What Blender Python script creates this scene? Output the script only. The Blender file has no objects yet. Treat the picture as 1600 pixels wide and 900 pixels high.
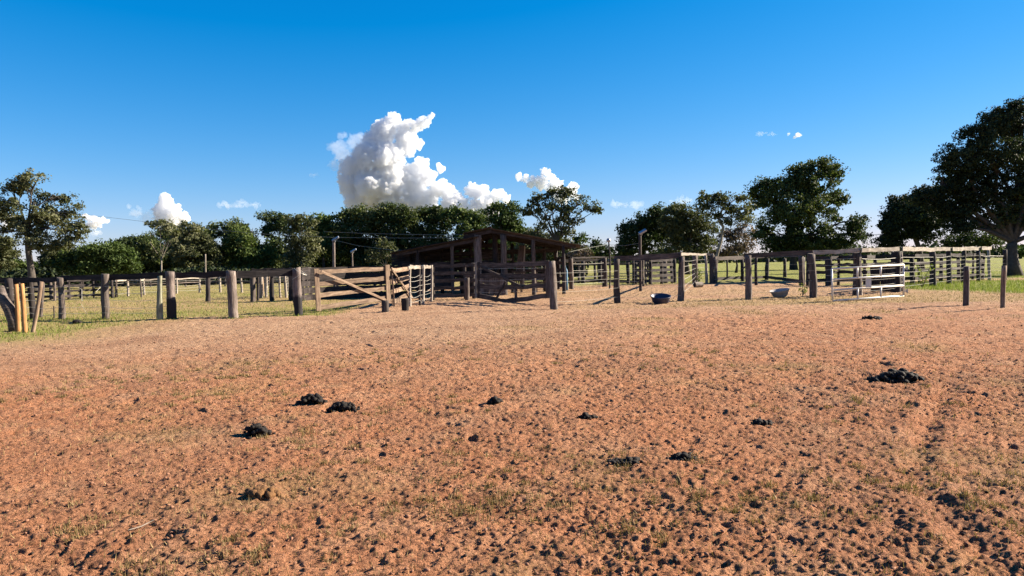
import bpy, bmesh, math, random
import numpy as np
from mathutils import Vector, Matrix, Quaternion

R = random.Random(7)
NR = np.random.default_rng(11)
S = bpy.context.scene
COL = S.collection

# ---------------------------------------------------------------- camera
EYE = Vector((0, 0, 1.6)); F = 1150.0
PITCH = math.atan(38.5 / F); ROLL = math.radians(1.11)
FWD = Vector((0, math.cos(PITCH), -math.sin(PITCH)))
_r0 = Vector((1, 0, 0)); _u0 = Vector((0, math.sin(PITCH), math.cos(PITCH)))
RGT = _r0 * math.cos(ROLL) - _u0 * math.sin(ROLL)
UPV = _r0 * math.sin(ROLL) + _u0 * math.cos(ROLL)
cd = bpy.data.cameras.new('camera'); cam = bpy.data.objects.new('camera', cd); COL.objects.link(cam)
cam.matrix_world = Matrix(((RGT.x, UPV.x, -FWD.x, EYE.x), (RGT.y, UPV.y, -FWD.y, EYE.y), (RGT.z, UPV.z, -FWD.z, EYE.z), (0, 0, 0, 1)))
cd.sensor_width = 36; cd.lens = F / 1600 * 36; cd.clip_end = 30000; cd.clip_start = 0.1
S.camera = cam
# ---------------------------------------------------------------- light and sky
SUN_AZ, SUN_EL = math.radians(77), math.radians(27)      # azimuth from the view axis (+Y) towards the right (+X)
w = bpy.data.worlds.new('World'); S.world = w; w.use_nodes = True
wn = w.node_tree; wn.nodes.clear()
sky = wn.nodes.new('ShaderNodeTexSky'); sky.sky_type = 'NISHITA'; sky.sun_disc = False
sky.sun_elevation = SUN_EL; sky.sun_rotation = SUN_AZ
sky.altitude = 300; sky.air_density = 1.0; sky.dust_density = 0.05; sky.ozone_density = 3.0
hs = wn.nodes.new('ShaderNodeHueSaturation'); hs.inputs['Saturation'].default_value = 1.32; hs.inputs['Hue'].default_value = 0.497
bg = wn.nodes.new('ShaderNodeBackground'); bg.inputs['Strength'].default_value = 0.050
wo = wn.nodes.new('ShaderNodeOutputWorld')
def _m(op, a, b=0.0, cl=False):
    n = wn.nodes.new('ShaderNodeMath'); n.operation = op; n.use_clamp = cl
    for k, v in ((0, a), (1, b)):
        if isinstance(v, (int, float)): n.inputs[k].default_value = v
        else: wn.links.new(v, n.inputs[k])
    return n.outputs[0]
wn.links.new(sky.outputs[0], hs.inputs['Color'])
_sp = wn.nodes.new('ShaderNodeSeparateColor'); _cb = wn.nodes.new('ShaderNodeCombineColor'); wn.links.new(hs.outputs[0], _sp.inputs[0])
_K = 0.19                                    # deep saturated daylight blue: one colour response for the whole sky
for _i, (_a, _c, _o) in enumerate(((.70, .10, .085), (.84, .36, 0), (1.35, .55, 0))):
    _v = _m('MAXIMUM', _m('SUBTRACT', _m('MULTIPLY', _sp.outputs[_i], _K), _o), 0.002)
    wn.links.new(_m('MULTIPLY', _m('DIVIDE', _m('MULTIPLY', _v, _a), _m('ADD', _m('MULTIPLY', _v, _c), 1.0)), 1 / _K), _cb.inputs[_i])
wn.links.new(_cb.outputs[0], bg.inputs[0]); wn.links.new(bg.outputs[0], wo.inputs[0])
sl = bpy.data.lights.new('sun', 'SUN'); sl.energy = 5.0; sl.angle = math.radians(0.53); sl.color = (1.0, 0.87, 0.70)
so = bpy.data.objects.new('sun', sl); COL.objects.link(so)
SD = Vector((math.sin(SUN_AZ) * math.cos(SUN_EL), math.cos(SUN_AZ) * math.cos(SUN_EL), math.sin(SUN_EL)))
so.rotation_euler = SD.to_track_quat('Z', 'Y').to_euler(); so.location = (0, 0, 40)
S.view_settings.view_transform = 'Standard'; S.view_settings.look = 'None'
S.view_settings.exposure = 1.92; S.view_settings.gamma = 1
S.cycles.max_bounces = 32; S.cycles.diffuse_bounces = 3; S.cycles.glossy_bounces = 2; S.cycles.transmission_bounces = 4; S.cycles.volume_bounces = 32; S.cycles.transparent_max_bounces = 8

# ---------------------------------------------------------------- helpers
def ray(px, py): return FWD + RGT * ((px - 800) / F) + UPV * ((450 - py) / F)
def G(px, py, z=0.0):
    d = ray(px, py); t = (z - EYE.z) / d.z; return EYE + d * t
def D(px, py, Y):
    d = ray(px, py); return EYE + d * (Y / d.y)
def project(x, y, z):
    vx, vy, vz = x - EYE.x, y - EYE.y, z - EYE.z
    f = vx * FWD.x + vy * FWD.y + vz * FWD.z
    f = np.where(f < 0.1, 0.1, f)
    return (800 + F * (vx * RGT.x + vy * RGT.y + vz * RGT.z) / f, 450 - F * (vx * UPV.x + vy * UPV.y + vz * UPV.z) / f)

def tagit(o, label=None, cat=None, group=None, kind=None):
    if label: o['label'] = label
    if cat: o['category'] = cat
    if group: o['group'] = group
    if kind: o['kind'] = kind
    return o
def thing(name, label, cat, loc, group=None):
    o = bpy.data.objects.new(name, None); COL.objects.link(o); o.location = loc; o.empty_display_size = .2
    return tagit(o, label, cat, group)
def fast_mesh(name, V, Fc, smooth=False):
    V = np.ascontiguousarray(V, dtype=np.float32); Fc = np.ascontiguousarray(Fc, dtype=np.int32)
    m = bpy.data.meshes.new(name); n, k = Fc.shape
    m.vertices.add(len(V)); m.vertices.foreach_set('co', V.ravel())
    m.loops.add(n * k); m.loops.foreach_set('vertex_index', Fc.ravel())
    m.polygons.add(n); m.polygons.foreach_set('loop_start', np.arange(0, n * k, k, dtype=np.int32))
    if smooth: m.polygons.foreach_set('use_smooth', np.ones(n, dtype=bool))
    m.update(calc_edges=True); return m
def link(name, mesh, mat=None, parent=None, mw=None):
    o = bpy.data.objects.new(name, mesh); COL.objects.link(o)
    if mat is not None and not mesh.materials: mesh.materials.append(mat)
    if parent is not None: o.parent = parent
    if mw is not None:
        o.matrix_basis = (Matrix.Translation(parent.location).inverted() @ mw) if parent is not None else mw
    return o
def frame(p, xdir, zhint=Vector((0, 0, 1))):
    x = xdir.normalized(); y = zhint.cross(x)
    if y.length < 1e-4: y = Vector((0, 1, 0)).cross(x)
    y.normalize(); z = x.cross(y)
    return Matrix(((x.x, y.x, z.x, p.x), (x.y, y.y, z.y, p.y), (x.z, y.z, z.z, p.z), (0, 0, 0, 1)))

class MB:
    def __init__(s): s.V = []; s.F = []; s.n = 0
    def add(s, V, Fs):
        s.V.extend([tuple(v) for v in V]); s.F.extend([tuple(i + s.n for i in f) for f in Fs]); s.n += len(V)
    def box(s, c, sx, sy, sz, m=None):
        V = [Vector((c[0] + a * sx / 2, c[1] + b * sy / 2, c[2] + d * sz / 2)) for a in (-1, 1) for b in (-1, 1) for d in (-1, 1)]
        if m: V = [m @ v for v in V]
        s.add(V, [(0, 1, 3, 2), (4, 6, 7, 5), (0, 4, 5, 1), (2, 3, 7, 6), (0, 2, 6, 4), (1, 5, 7, 3)])
    def tube(s, pts, rad, sides=6, cap=True, jit=0.0):
        pts = [Vector(p) for p in pts]; n = len(pts)
        if not hasattr(rad, '__len__'): rad = [rad] * n
        V = []; prev = None
        for i, p in enumerate(pts):
            t = (pts[min(i + 1, n - 1)] - pts[max(i - 1, 0)]).normalized()
            a = (prev - t * prev.dot(t)) if prev is not None else t.orthogonal()
            a.normalize(); prev = a; b = t.cross(a)
            for k in range(sides):
                q = 2 * math.pi * k / sides; r = rad[i] * (1 + jit * (R.random() - .5))
                V.append(p + a * (r * math.cos(q)) + b * (r * math.sin(q)))
        Fs = [(i * sides + k, i * sides + (k + 1) % sides, (i + 1) * sides + (k + 1) % sides, (i + 1) * sides + k) for i in range(n - 1) for k in range(sides)]
        if cap: Fs += [tuple(range(sides))[::-1], tuple((n - 1) * sides + k for k in range(sides))]
        s.add(V, Fs)
    def mesh(s, name, smooth=False):
        m = bpy.data.meshes.new(name); m.from_pydata(s.V, [], s.F)
        if smooth: m.polygons.foreach_set('use_smooth', [True] * len(m.polygons))
        m.update(); return m
    def build(s, name, mat, parent=None, smooth=False, origin=None):
        if parent is not None and origin is None: origin = parent.location
        if origin is not None: s.V = [(v[0] - origin[0], v[1] - origin[1], v[2] - origin[2]) for v in s.V]
        o = link(name, s.mesh(name, smooth), mat, parent)
        if parent is None and origin is not None: o.location = origin
        return o

_g3 = NR.random((32, 32, 32)) * 2 - 1
def vnoise(P):
    P = np.asarray(P); i = np.floor(P).astype(int); f = P - i; f = f * f * (3 - 2 * f); o = 0
    for a in (0, 1):
        for b in (0, 1):
            for c in (0, 1):
                wt = (f[:, 0] if a else 1 - f[:, 0]) * (f[:, 1] if b else 1 - f[:, 1]) * (f[:, 2] if c else 1 - f[:, 2])
                o = o + wt * _g3[(i[:, 0] + a) % 32, (i[:, 1] + b) % 32, (i[:, 2] + c) % 32]
    return o
def fbm(P, oct=4):
    o = 0; a = 1.0; P = np.asarray(P, dtype=float)
    for k in range(oct): o = o + a * vnoise(P * (2 ** k) + 17.3 * k); a *= .5
    return o / 2

# ---------------------------------------------------------------- materials
def newmat(name):
    m = bpy.data.materials.new(name); m.use_nodes = True; nt = m.node_tree
    b = nt.nodes['Principled BSDF']; b.inputs['Specular IOR Level'].default_value = .25
    return m, nt, b
def nd(nt, t, **kw):
    n = nt.nodes.new(t)
    for k, v in kw.items():
        if k in n.inputs.keys(): n.inputs[k].default_value = v
        else: setattr(n, k, v)
    return n
def ramp(nt, src, stops):
    r = nt.nodes.new('ShaderNodeValToRGB'); e = r.color_ramp.elements
    while len(e) < len(stops): e.new(.5)
    for i, (p, c) in enumerate(stops): e[i].position = p; e[i].color = (*c, 1) if len(c) == 3 else c
    nt.links.new(src, r.inputs[0]); return r.outputs[0]
def mixc(nt, fac, a, b, mode='MIX'):
    m = nt.nodes.new('ShaderNodeMix'); m.data_type = 'RGBA'; m.blend_type = mode
    for k, v in ((0, fac), (6, a), (7, b)):
        if isinstance(v, (int, float)): m.inputs[k].default_value = v
        elif isinstance(v, tuple): m.inputs[k].default_value = (*v, 1)
        else: nt.links.new(v, m.inputs[k])
    return m.outputs[2]
def math_(nt, op, a, b=0.0, clamp=False):
    m = nt.nodes.new('ShaderNodeMath'); m.operation = op; m.use_clamp = clamp
    for k, v in ((0, a), (1, b)):
        if isinstance(v, (int, float)): m.inputs[k].default_value = v
        else: nt.links.new(v, m.inputs[k])
    return m.outputs[0]
def noise(nt, vec, scale, detail=4, rough=.6, dist=0.0):
    n = nt.nodes.new('ShaderNodeTexNoise'); n.inputs['Scale'].default_value = scale; n.inputs['Detail'].default_value = detail
    n.inputs['Roughness'].default_value = rough; n.inputs['Distortion'].default_value = dist
    if vec is not None: nt.links.new(vec, n.inputs['Vector'])
    return n.outputs[0]
def wood(name, c1, c2, bump=.6, charred=None, stretch=2.0):
    m, nt, b = newmat(name)
    tc = nd(nt, 'ShaderNodeTexCoord'); mp = nd(nt, 'ShaderNodeMapping'); mp.inputs['Scale'].default_value = (stretch, 22, 22)
    nt.links.new(tc.outputs['Object'], mp.inputs[0])
    oi = nd(nt, 'ShaderNodeObjectInfo')
    off = nd(nt, 'ShaderNodeVectorMath', operation='ADD'); nt.links.new(mp.outputs[0], off.inputs[0])
    cmb = nd(nt, 'ShaderNodeCombineXYZ'); r30 = math_(nt, 'MULTIPLY', oi.outputs['Random'], 40.0)
    nt.links.new(r30, cmb.inputs[0]); nt.links.new(r30, cmb.inputs[1]); nt.links.new(cmb.outputs[0], off.inputs[1])
    g = noise(nt, off.outputs[0], 1.0, 6, .65, .4)
    c = ramp(nt, g, [(.32, tuple(x * .45 for x in c1)), (.45, c1), (.62, c2), (.8, tuple(min(1, x * 1.2) for x in c2))])
    bl = noise(nt, tc.outputs['Object'], 4.0, 3, .6)
    c = mixc(nt, math_(nt, 'MULTIPLY', ramp(nt, bl, [(.4, (0, 0, 0)), (.7, (1, 1, 1))]), .55), c, tuple(x * .6 for x in c1))
    v = math_(nt, 'ADD', math_(nt, 'MULTIPLY', oi.outputs['Random'], .5), .75)
    cv = nd(nt, 'ShaderNodeCombineColor'); [nt.links.new(v, cv.inputs[k]) for k in range(3)]
    c = mixc(nt, 1.0, c, cv.outputs[0], 'MULTIPLY')
    if charred is not None:
        sp = nd(nt, 'ShaderNodeSeparateXYZ'); nt.links.new(tc.outputs['Object'], sp.inputs[0])
        nz = noise(nt, tc.outputs['Object'], 6.0, 3)
        t = math_(nt, 'ADD', sp.outputs[0], math_(nt, 'MULTIPLY', nz, .25))
        mr = nd(nt, 'ShaderNodeMapRange'); mr.inputs['From Min'].default_value = charred + .10; mr.inputs['From Max'].default_value = charred + .22
        nt.links.new(t, mr.inputs['Value']); c = mixc(nt, mr.outputs[0], (.018, .016, .017), c)
    nt.links.new(c, b.inputs['Base Color']); b.inputs['Roughness'].default_value = .85
    bp = nd(nt, 'ShaderNodeBump', Strength=bump, Distance=.02); nt.links.new(g, bp.inputs['Height']); nt.links.new(bp.outputs[0], b.inputs['Normal'])
    return m
def plain(name, col, rough=.6, metal=0.0, var=.3, scale=8.0, bump=0.0):
    m, nt, b = newmat(name); tc = nd(nt, 'ShaderNodeTexCoord')
    n = noise(nt, tc.outputs['Object'], scale, 5, .6)
    c = ramp(nt, n, [(.3, tuple(x * (1 - var) for x in col)), (.7, tuple(min(1, x * (1 + var * .5)) for x in col))])
    nt.links.new(c, b.inputs['Base Color']); b.inputs['Roughness'].default_value = rough; b.inputs['Metallic'].default_value = metal
    if bump:
        bp = nd(nt, 'ShaderNodeBump', Strength=bump, Distance=.02); nt.links.new(n, bp.inputs['Height']); nt.links.new(bp.outputs[0], b.inputs['Normal'])
    return m
def leafmat(name, c1, c2, c3, transl=.25):
    m, nt, b = newmat(name)
    at = nd(nt, 'ShaderNodeAttribute', attribute_name='var')
    c = ramp(nt, at.outputs['Fac'], [(0.0, c1), (.55, c2), (1.0, c3)])
    nt.links.new(c, b.inputs['Base Color']); b.inputs['Roughness'].default_value = .68; b.inputs['Specular IOR Level'].default_value = .15
    tr = nd(nt, 'ShaderNodeBsdfTranslucent'); nt.links.new(mixc(nt, 1.0, c, (1.0, 1.1, .5), 'MULTIPLY'), tr.inputs[0])
    ms = nd(nt, 'ShaderNodeMixShader'); ms.inputs[0].default_value = transl
    nt.links.new(b.outputs[0], ms.inputs[1]); nt.links.new(tr.outputs[0], ms.inputs[2])
    nt.links.new(ms.outputs[0], nt.nodes['Material Output'].inputs[0]); return m

M = dict(
    grey=wood('weathered_grey_wood', (0.084, 0.065, 0.055), (0.186, 0.152, 0.131), bump=1.0),
    greychar=wood('grey_wood_charred_base', (0.091, 0.071, 0.062), (0.205, 0.166, 0.143), charred=.62, bump=1.0),
    shaderail=wood('shaded_rail_wood', (.014, .012, .013), (.034, .029, .030)),  # near-black tone puts the shade on the top rail into its colour
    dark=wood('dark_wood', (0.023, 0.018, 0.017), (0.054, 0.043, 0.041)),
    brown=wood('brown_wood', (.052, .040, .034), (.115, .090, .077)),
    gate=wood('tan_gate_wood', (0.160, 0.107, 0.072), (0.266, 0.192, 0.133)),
    pale=wood('pale_sunlit_wood', (0.230, 0.192, 0.154), (0.372, 0.328, 0.274)),  # pale wood; sunlit look of lit posts and rails put into its colour
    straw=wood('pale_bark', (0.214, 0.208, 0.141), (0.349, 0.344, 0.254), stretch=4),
    orange=wood('peeled_orange_wood', (0.330, 0.162, 0.060), (0.444, 0.240, 0.102), bump=.2),
    wire=plain('galvanised_wire', (0.413, 0.398, 0.352), .5, .3),
    white=plain('white_metal_sun_tinted', (0.574, 0.538, 0.473), .4, 0, .12),  # cream tint stands in for warm sunlight on the white paint
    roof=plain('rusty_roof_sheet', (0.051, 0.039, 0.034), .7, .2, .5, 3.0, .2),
    bark=plain('tree_bark', (.065, .055, .047), .9, 0, .5, 6.0, .6),
    barkpale=plain('pale_tree_bark', (0.216, 0.186, 0.150), .9, 0, .4, 6.0, .5),
    dung=plain('fresh_dung', (.013, .010, .008), .85, 0, .5, 40.0, .5),
    olddung=plain('dry_dung', (.13, .065, .025), .9, 0, .5, 30.0, .6),
    tub=plain('dark_blue_plastic', (.035, .04, .075), .45, 0, .25),
    tubw=plain('white_plastic_inside', (0.540, 0.525, 0.510), .6, 0, .12),
    tubg=plain('grey_plastic', (0.300, 0.285, 0.285), .6, 0, .25),
    blue=plain('faded_blue_plastic', (0.090, 0.188, 0.285), .5, 0, .3),
    lamp=plain('grey_lamp_metal', (0.315, 0.323, 0.338), .4, .4, .1),
    cable=plain('grey_cable', (0.196, 0.210, 0.182), .6, 0, .1),
    leaf=leafmat('dark_leaves', (.020, .032, .011), (.046, .066, .020), (.115, .130, .045)),
    leafg=leafmat('green_leaves', (.026, .045, .011), (.066, .096, .024), (.15, .185, .055)),
    leafo=leafmat('olive_leaves', (0.036, 0.044, 0.018), (0.079, 0.087, 0.040), (0.158, 0.158, 0.087)),
    leafd=leafmat('very_dark_leaves', (0.009, 0.015, 0.007), (0.021, 0.032, 0.012), (0.053, 0.068, 0.027), .15),
    leafb=leafmat('brown_twiggy_leaves', (0.075, 0.053, 0.041), (0.128, 0.098, 0.075), (0.188, 0.143, 0.112), .1),
    gblade=leafmat('green_grass_blades', (0.067, 0.095, 0.011), (0.144, 0.189, 0.030), (0.255, 0.255, 0.078), .35),
    dblade=leafmat('dry_grass_blades', (.12, .085, .035), (.235, .165, .075), (.36, .27, .14), .2),
)
_m = M['white']; _nt = _m.node_tree; _b = _nt.nodes['Principled BSDF']; _tc = nd(_nt, 'ShaderNodeTexCoord'); _old = _b.inputs['Base Color'].links[0].from_socket
_nt.links.new(mixc(_nt, ramp(_nt, noise(_nt, _tc.outputs['Object'], 14, 5, .7), [(.58, (0, 0, 0)), (.66, (.9, .9, .9))]), _old, (.20, .085, .035)), _b.inputs['Base Color'])
def cloudmat(name, dens):
    m = bpy.data.materials.new(name); m.use_nodes = True; nt = m.node_tree; nt.nodes.clear()
    v = nd(nt, 'ShaderNodeVolumePrincipled'); v.inputs['Color'].default_value = (.915, .925, .94, 1); v.inputs['Density'].default_value = dens; v.inputs['Anisotropy'].default_value = 0.0
    o = nd(nt, 'ShaderNodeOutputMaterial'); nt.links.new(v.outputs[0], o.inputs['Volume']); return m
M['cloud'] = cloudmat('cloud_vapour', .07); M['cloudthin'] = cloudmat('thin_cloud_vapour', .006)

# ---------------------------------------------------------------- ground
TN = 4096; CELL = .0115; TILE = TN * CELL
fx = np.fft.fftfreq(TN, CELL)[:, None]; fy = np.fft.rfftfreq(TN, CELL)[None, :]
fr = np.sqrt(fx * fx + fy * fy); fr[0, 0] = 1
amp = fr ** (-1.36); amp[fr < .12] = 0; amp *= np.exp(-(fr * .018) ** 2)
amp *= 1 + 1.3 * np.exp(-((np.log(fr / 3.2)) / .6) ** 2) + 1.5 * np.exp(-((np.log(fr / 14)) / .6) ** 2)
ph = NR.random(amp.shape) * 2 * math.pi
Hm = np.fft.irfft2(amp * np.exp(1j * ph), s=(TN, TN)); Hm = Hm / Hm.std() * .0125
del ph, amp
fra = np.sqrt((fx * 1.5 + fy * .25) ** 2 + (fy * .8) ** 2) + 1e-9
def band(c, wd_, seed):
    a_ = np.exp(-((np.log(fra / c)) / wd_) ** 2); g_ = np.random.default_rng(seed); h_ = np.fft.irfft2(a_ * np.exp(1j * g_.random(a_.shape) * 6.2832), s=(TN, TN)); return h_ / h_.std()
_lo = band(.5, .5, 5); _n1 = band(4.6, .38, 1) + .35 * band(18, .4, 3); _n2 = band(12, .4, 2) + .3 * band(30, .4, 4)
_t = np.clip((_n1 + .45 * _lo - 1.0) / .45, 0, 1); Hm -= .013 * _t * _t * (3 - 2 * _t); _t = np.clip((_n2 + .3 * _lo - .95) / .5, 0, 1); Hm -= .012 * _t * _t * (3 - 2 * _t); Hm += .0046 * band(15, .5, 21) + .0030 * band(26, .4, 22)
del _n1, _n2, _t, _lo
def splat(cx, cy, w_, l_, ang, depth, rim):
    n = int(max(w_, l_) * 2.3 / CELL); iy, ix = np.mgrid[-n:n + 1, -n:n + 1]
    X = ix * CELL; Y = iy * CELL; u = (X * math.cos(ang) + Y * math.sin(ang)) / l_; v = (-X * math.sin(ang) + Y * math.cos(ang)) / w_
    r2 = u * u + v * v
    d = -depth * np.exp(-(r2 * 1.1) ** 2.2) + rim * np.exp(-((np.sqrt(r2) - 1.35) / .35) ** 2) * (1 + .8 * u)
    I = (int(cx / CELL) + ix) % TN; J = (int(cy / CELL) + iy) % TN
    Hm[I, J] += d
_hc = [(R.uniform(0, TILE), R.uniform(0, TILE)) for _ in range(330)]
for k in range(1500):
    s = R.uniform(.022, .055); _c = R.choice(_hc); _c = (_c[0] + R.gauss(0, 1.1), _c[1] + R.gauss(0, .8)) if R.random() < .72 else (R.uniform(0, TILE), R.uniform(0, TILE))
    splat(_c[0] % TILE, _c[1] % TILE, s, s * R.uniform(1.1, 1.9), R.gauss(1.1, .9), R.uniform(.006, .028), R.uniform(.001, .006))
for k in range(260):
    s = R.uniform(.045, .07)
    splat(R.uniform(0, TILE), R.uniform(0, TILE), s, s * R.uniform(2.2, 3.6), R.gauss(2.2, .5), R.uniform(.025, .05), R.uniform(.002, .008))
def sample(x, y):
    u = (x / CELL) % TN; v = (y / CELL) % TN; i = np.floor(u).astype(int); j = np.floor(v).astype(int); a = u - i; b = v - j
    i %= TN; j %= TN; i1 = (i + 1) % TN; j1 = (j + 1) % TN
    return (Hm[i, j] * (1 - a) * (1 - b) + Hm[i1, j] * a * (1 - b) + Hm[i, j1] * (1 - a) * b + Hm[i1, j1] * a * b)
def sst(a, b, x): t = np.clip((x - a) / (b - a), 0, 1); return t * t * (3 - 2 * t)
def lown(x, y, s, sd=0.0):
    P = np.stack([np.ravel(x) * s + sd, np.ravel(y) * s - sd, np.full(np.size(x), sd + .5)], 1); return fbm(P, 4).reshape(np.shape(x))
def masks(x, y):
    """green, dry, trampled weights of the ground at a place"""
    n1 = lown(x, y, .35, 3.0); n2 = lown(x, y, 1.3, 8.0)
    xb = x + n1 * 2.2 + n2 * .6; yb = y + n1 * 2.0 + n2 * .5
    left = np.maximum(sst(-11.2, -12.6, xb) * sst(14.5, 17.5, yb), sst(-5.6, -6.8, x + n1 * .6) * sst(24.0, 24.8, y + n2 * .7))
    far = sst(46, 52, y + n1 * 3)
    rg = sst(18.0, 20.0, xb) * sst(28.5, 31.0, yb + (x - 20) * .25) * np.maximum(sst(47, 43, y), sst(48, 52, y))
    g = np.maximum(np.maximum(left * (.75 + .25 * n2), rg), far * .85)
    g = np.where(x < -4, g * (.62 + .5 * n2), g); g = np.clip(g, 0, 1) * (1 - .65 * sst(28, 31, y) * sst(44, 38, y) * sst(-4, -7, x))
    strip = sst(24.4, 26, yb) * sst(31.5, 29.6, yb) * sst(.5, 3, xb) * (.35 + .45 * sst(5, 9, x) + .5 * n2)
    dl = sst(-9.0, -12.2, xb) * sst(13, 16, yb)
    spot = sst(.14, .5, lown(x, y, .55, 21.0)) * .42 + sst(.15, .5, n2) * .25
    cor = sst(31, 34, y) * sst(46, 42, y) * (.35 + .5 * n2)
    d = np.clip(np.maximum.reduce([strip, dl, spot * sst(34, 28, y), cor, left * .95, far * .4]), 0, 1)
    t = sst(7.5, 19, y + n1 * 3.0) * (1 - .7 * sst(-1, 6, x + n1 * 2) * sst(26, 18, y)) * .9
    return np.clip(g, 0, 1), d, t
# fine wedge in front of the camera, coarse all round
th_f = np.linspace(-.66, .66, 760); th_c = np.concatenate([np.linspace(-math.pi, -.69, 60), np.linspace(.69, math.pi, 60)[:-1]])
th = np.sort(np.concatenate([th_f, th_c]))
rr = np.concatenate([np.array([.05, .6, 1.4, 2.2]), 2.8 * (36 / 2.8) ** np.linspace(0, 1, 720), 36 * (6000 / 36) ** np.linspace(.02, 1, 90)])
TH, RRm = np.meshgrid(th, rr, indexing='ij'); gx = RRm * np.sin(TH); gy = RRm * np.cos(TH)
RUT = [(p_.x, p_.y) for p_ in (G(1600, 950), G(1545, 880), G(1478, 800), G(1428, 735), G(1440, 680), G(1475, 620), G(1500, 570))]
def hgt(x, y):
    r = np.sqrt(x * x + y * y); g, d, t = masks(x, y)
    big = lown(x, y, .16, 40.0) * .09 * sst(2, 8, r)
    rough = .84 + .26 * sst(-1.5, 3.5, x) + .55 * lown(x, y, .30, 60.0)
    rut = 0
    for off, dp in ((0.0, .028),):
        dmin = np.full(np.shape(x), 9.0)
        for (ax_, ay_), (bx_, by_) in zip(RUT[:-1], RUT[1:]):
            ux, uy = bx_ - ax_, by_ - ay_; tt = np.clip(((x - ax_ - off) * ux + (y - ay_) * uy) / (ux * ux + uy * uy), 0, 1)
            dmin = np.minimum(dmin, np.hypot(x - ax_ - off - tt * ux, y - ay_ - tt * uy))
        rut = rut - dp * np.exp(-(dmin / .09) ** 2) + dp * .35 * np.exp(-((dmin - .19) / .07) ** 2)
    return rut * sst(14, 9, r) + sample(x, y) * rough * (1 - .05 * t) * (1 - .6 * g) * (1 - sst(40, 90, r)) * 1.0 + big * (1 - sst(60, 200, r))
gz = hgt(gx, gy); gm = masks(gx, gy)
nth, nr = TH.shape; idx = np.arange(nth * nr).reshape(nth, nr)
a = idx; b_ = np.roll(idx, -1, axis=0)
Fq = np.stack([a[:, :-1], b_[:, :-1], b_[:, 1:], a[:, 1:]], -1).reshape(-1, 4)[:, ::-1]
gmesh = fast_mesh('ground', np.stack([gx, gy, gz], -1).reshape(-1, 3), Fq, True)
ca = gmesh.color_attributes.new('mask', 'FLOAT_COLOR', 'POINT')
ca.data.foreach_set('color', np.stack([gm[0], gm[1], gm[2], np.ones_like(gx)], -1).astype(np.float32).ravel())
def H(x, y): return float(hgt(np.array([x]), np.array([y]))[0])

gmat, nt, b = newmat('ground_soil_and_grass')
tc = nd(nt, 'ShaderNodeTexCoord'); P = tc.outputs['Object']
at = nd(nt, 'ShaderNodeVertexColor', layer_name='mask'); sp = nd(nt, 'ShaderNodeSeparateColor'); nt.links.new(at.outputs[0], sp.inputs[0])
n_big = noise(nt, P, .5, 5, .6); n_mid = noise(nt, P, 5, 6, .7); n_fine = noise(nt, P, 45, 5, .75); n_sp = noise(nt, P, 120, 3, .8)
soil = ramp(nt, n_mid, [(.3, (0.274, 0.114, 0.056)), (.5, (0.371, 0.167, 0.086)), (.7, (0.446, 0.223, 0.122))])
far_soil = ramp(nt, n_mid, [(.3, (.265, .158, .095)), (.5, (.36, .232, .145)), (.72, (.44, .305, .20))])
soil = mixc(nt, sp.outputs[2], soil, far_soil)
soil = mixc(nt, ramp(nt, n_big, [(.45, (0, 0, 0)), (.66, (.6, .6, .6))]), soil, (.235, .125, .075))
soil = mixc(nt, ramp(nt, noise(nt, P, .9, 6, .65, .5), [(.50, (0, 0, 0)), (.66, (.38, .38, .38))]), soil, (.43, .275, .17))
soil = mixc(nt, ramp(nt, n_fine, [(.40, (.85, .85, .85)), (.50, (0, 0, 0))]), soil, (.040, .018, .012))  # crevice shade and dark litter painted into the low fine grain
soil = mixc(nt, ramp(nt, n_sp, [(.58, (0, 0, 0)), (.70, (.5, .5, .5))]), soil, (.38, .25, .14))
dry = ramp(nt, n_fine, [(.30, (0.117, 0.076, 0.035)), (.46, (0.234, 0.164, 0.071)), (.62, (0.351, 0.263, 0.129))])
grn = ramp(nt, n_fine, [(.30, (0.052, 0.064, 0.010)), (.48, (0.138, 0.161, 0.032)), (.68, (0.266, 0.266, 0.081))])
wd = math_(nt, 'MULTIPLY', sp.outputs[1], ramp(nt, noise(nt, P, 9, 6, .75), [(.34, (.15, .15, .15)), (.56, (1, 1, 1))]), True)
c = mixc(nt, wd, soil, dry)
wg = math_(nt, 'MULTIPLY', sp.outputs[0], ramp(nt, noise(nt, P, 3, 6, .75), [(.30, (.35, .35, .35)), (.52, (1, 1, 1))]), True)
c = mixc(nt, wg, c, grn)
nt.links.new(c, b.inputs['Base Color']); b.inputs['Roughness'].default_value = .95; b.inputs['Specular IOR Level'].default_value = .1
bp = nd(nt, 'ShaderNodeBump', Strength=1.0, Distance=.035); n_20 = noise(nt, P, 22, 5, .75, .3); hh = math_(nt, 'ADD', math_(nt, 'ADD', n_fine, math_(nt, 'MULTIPLY', n_sp, .5)), n_20)
nt.links.new(hh, bp.inputs['Height']); nt.links.new(bp.outputs[0], b.inputs['Normal'])
tagit(link('ground', gmesh, gmat), kind='structure')

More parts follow.
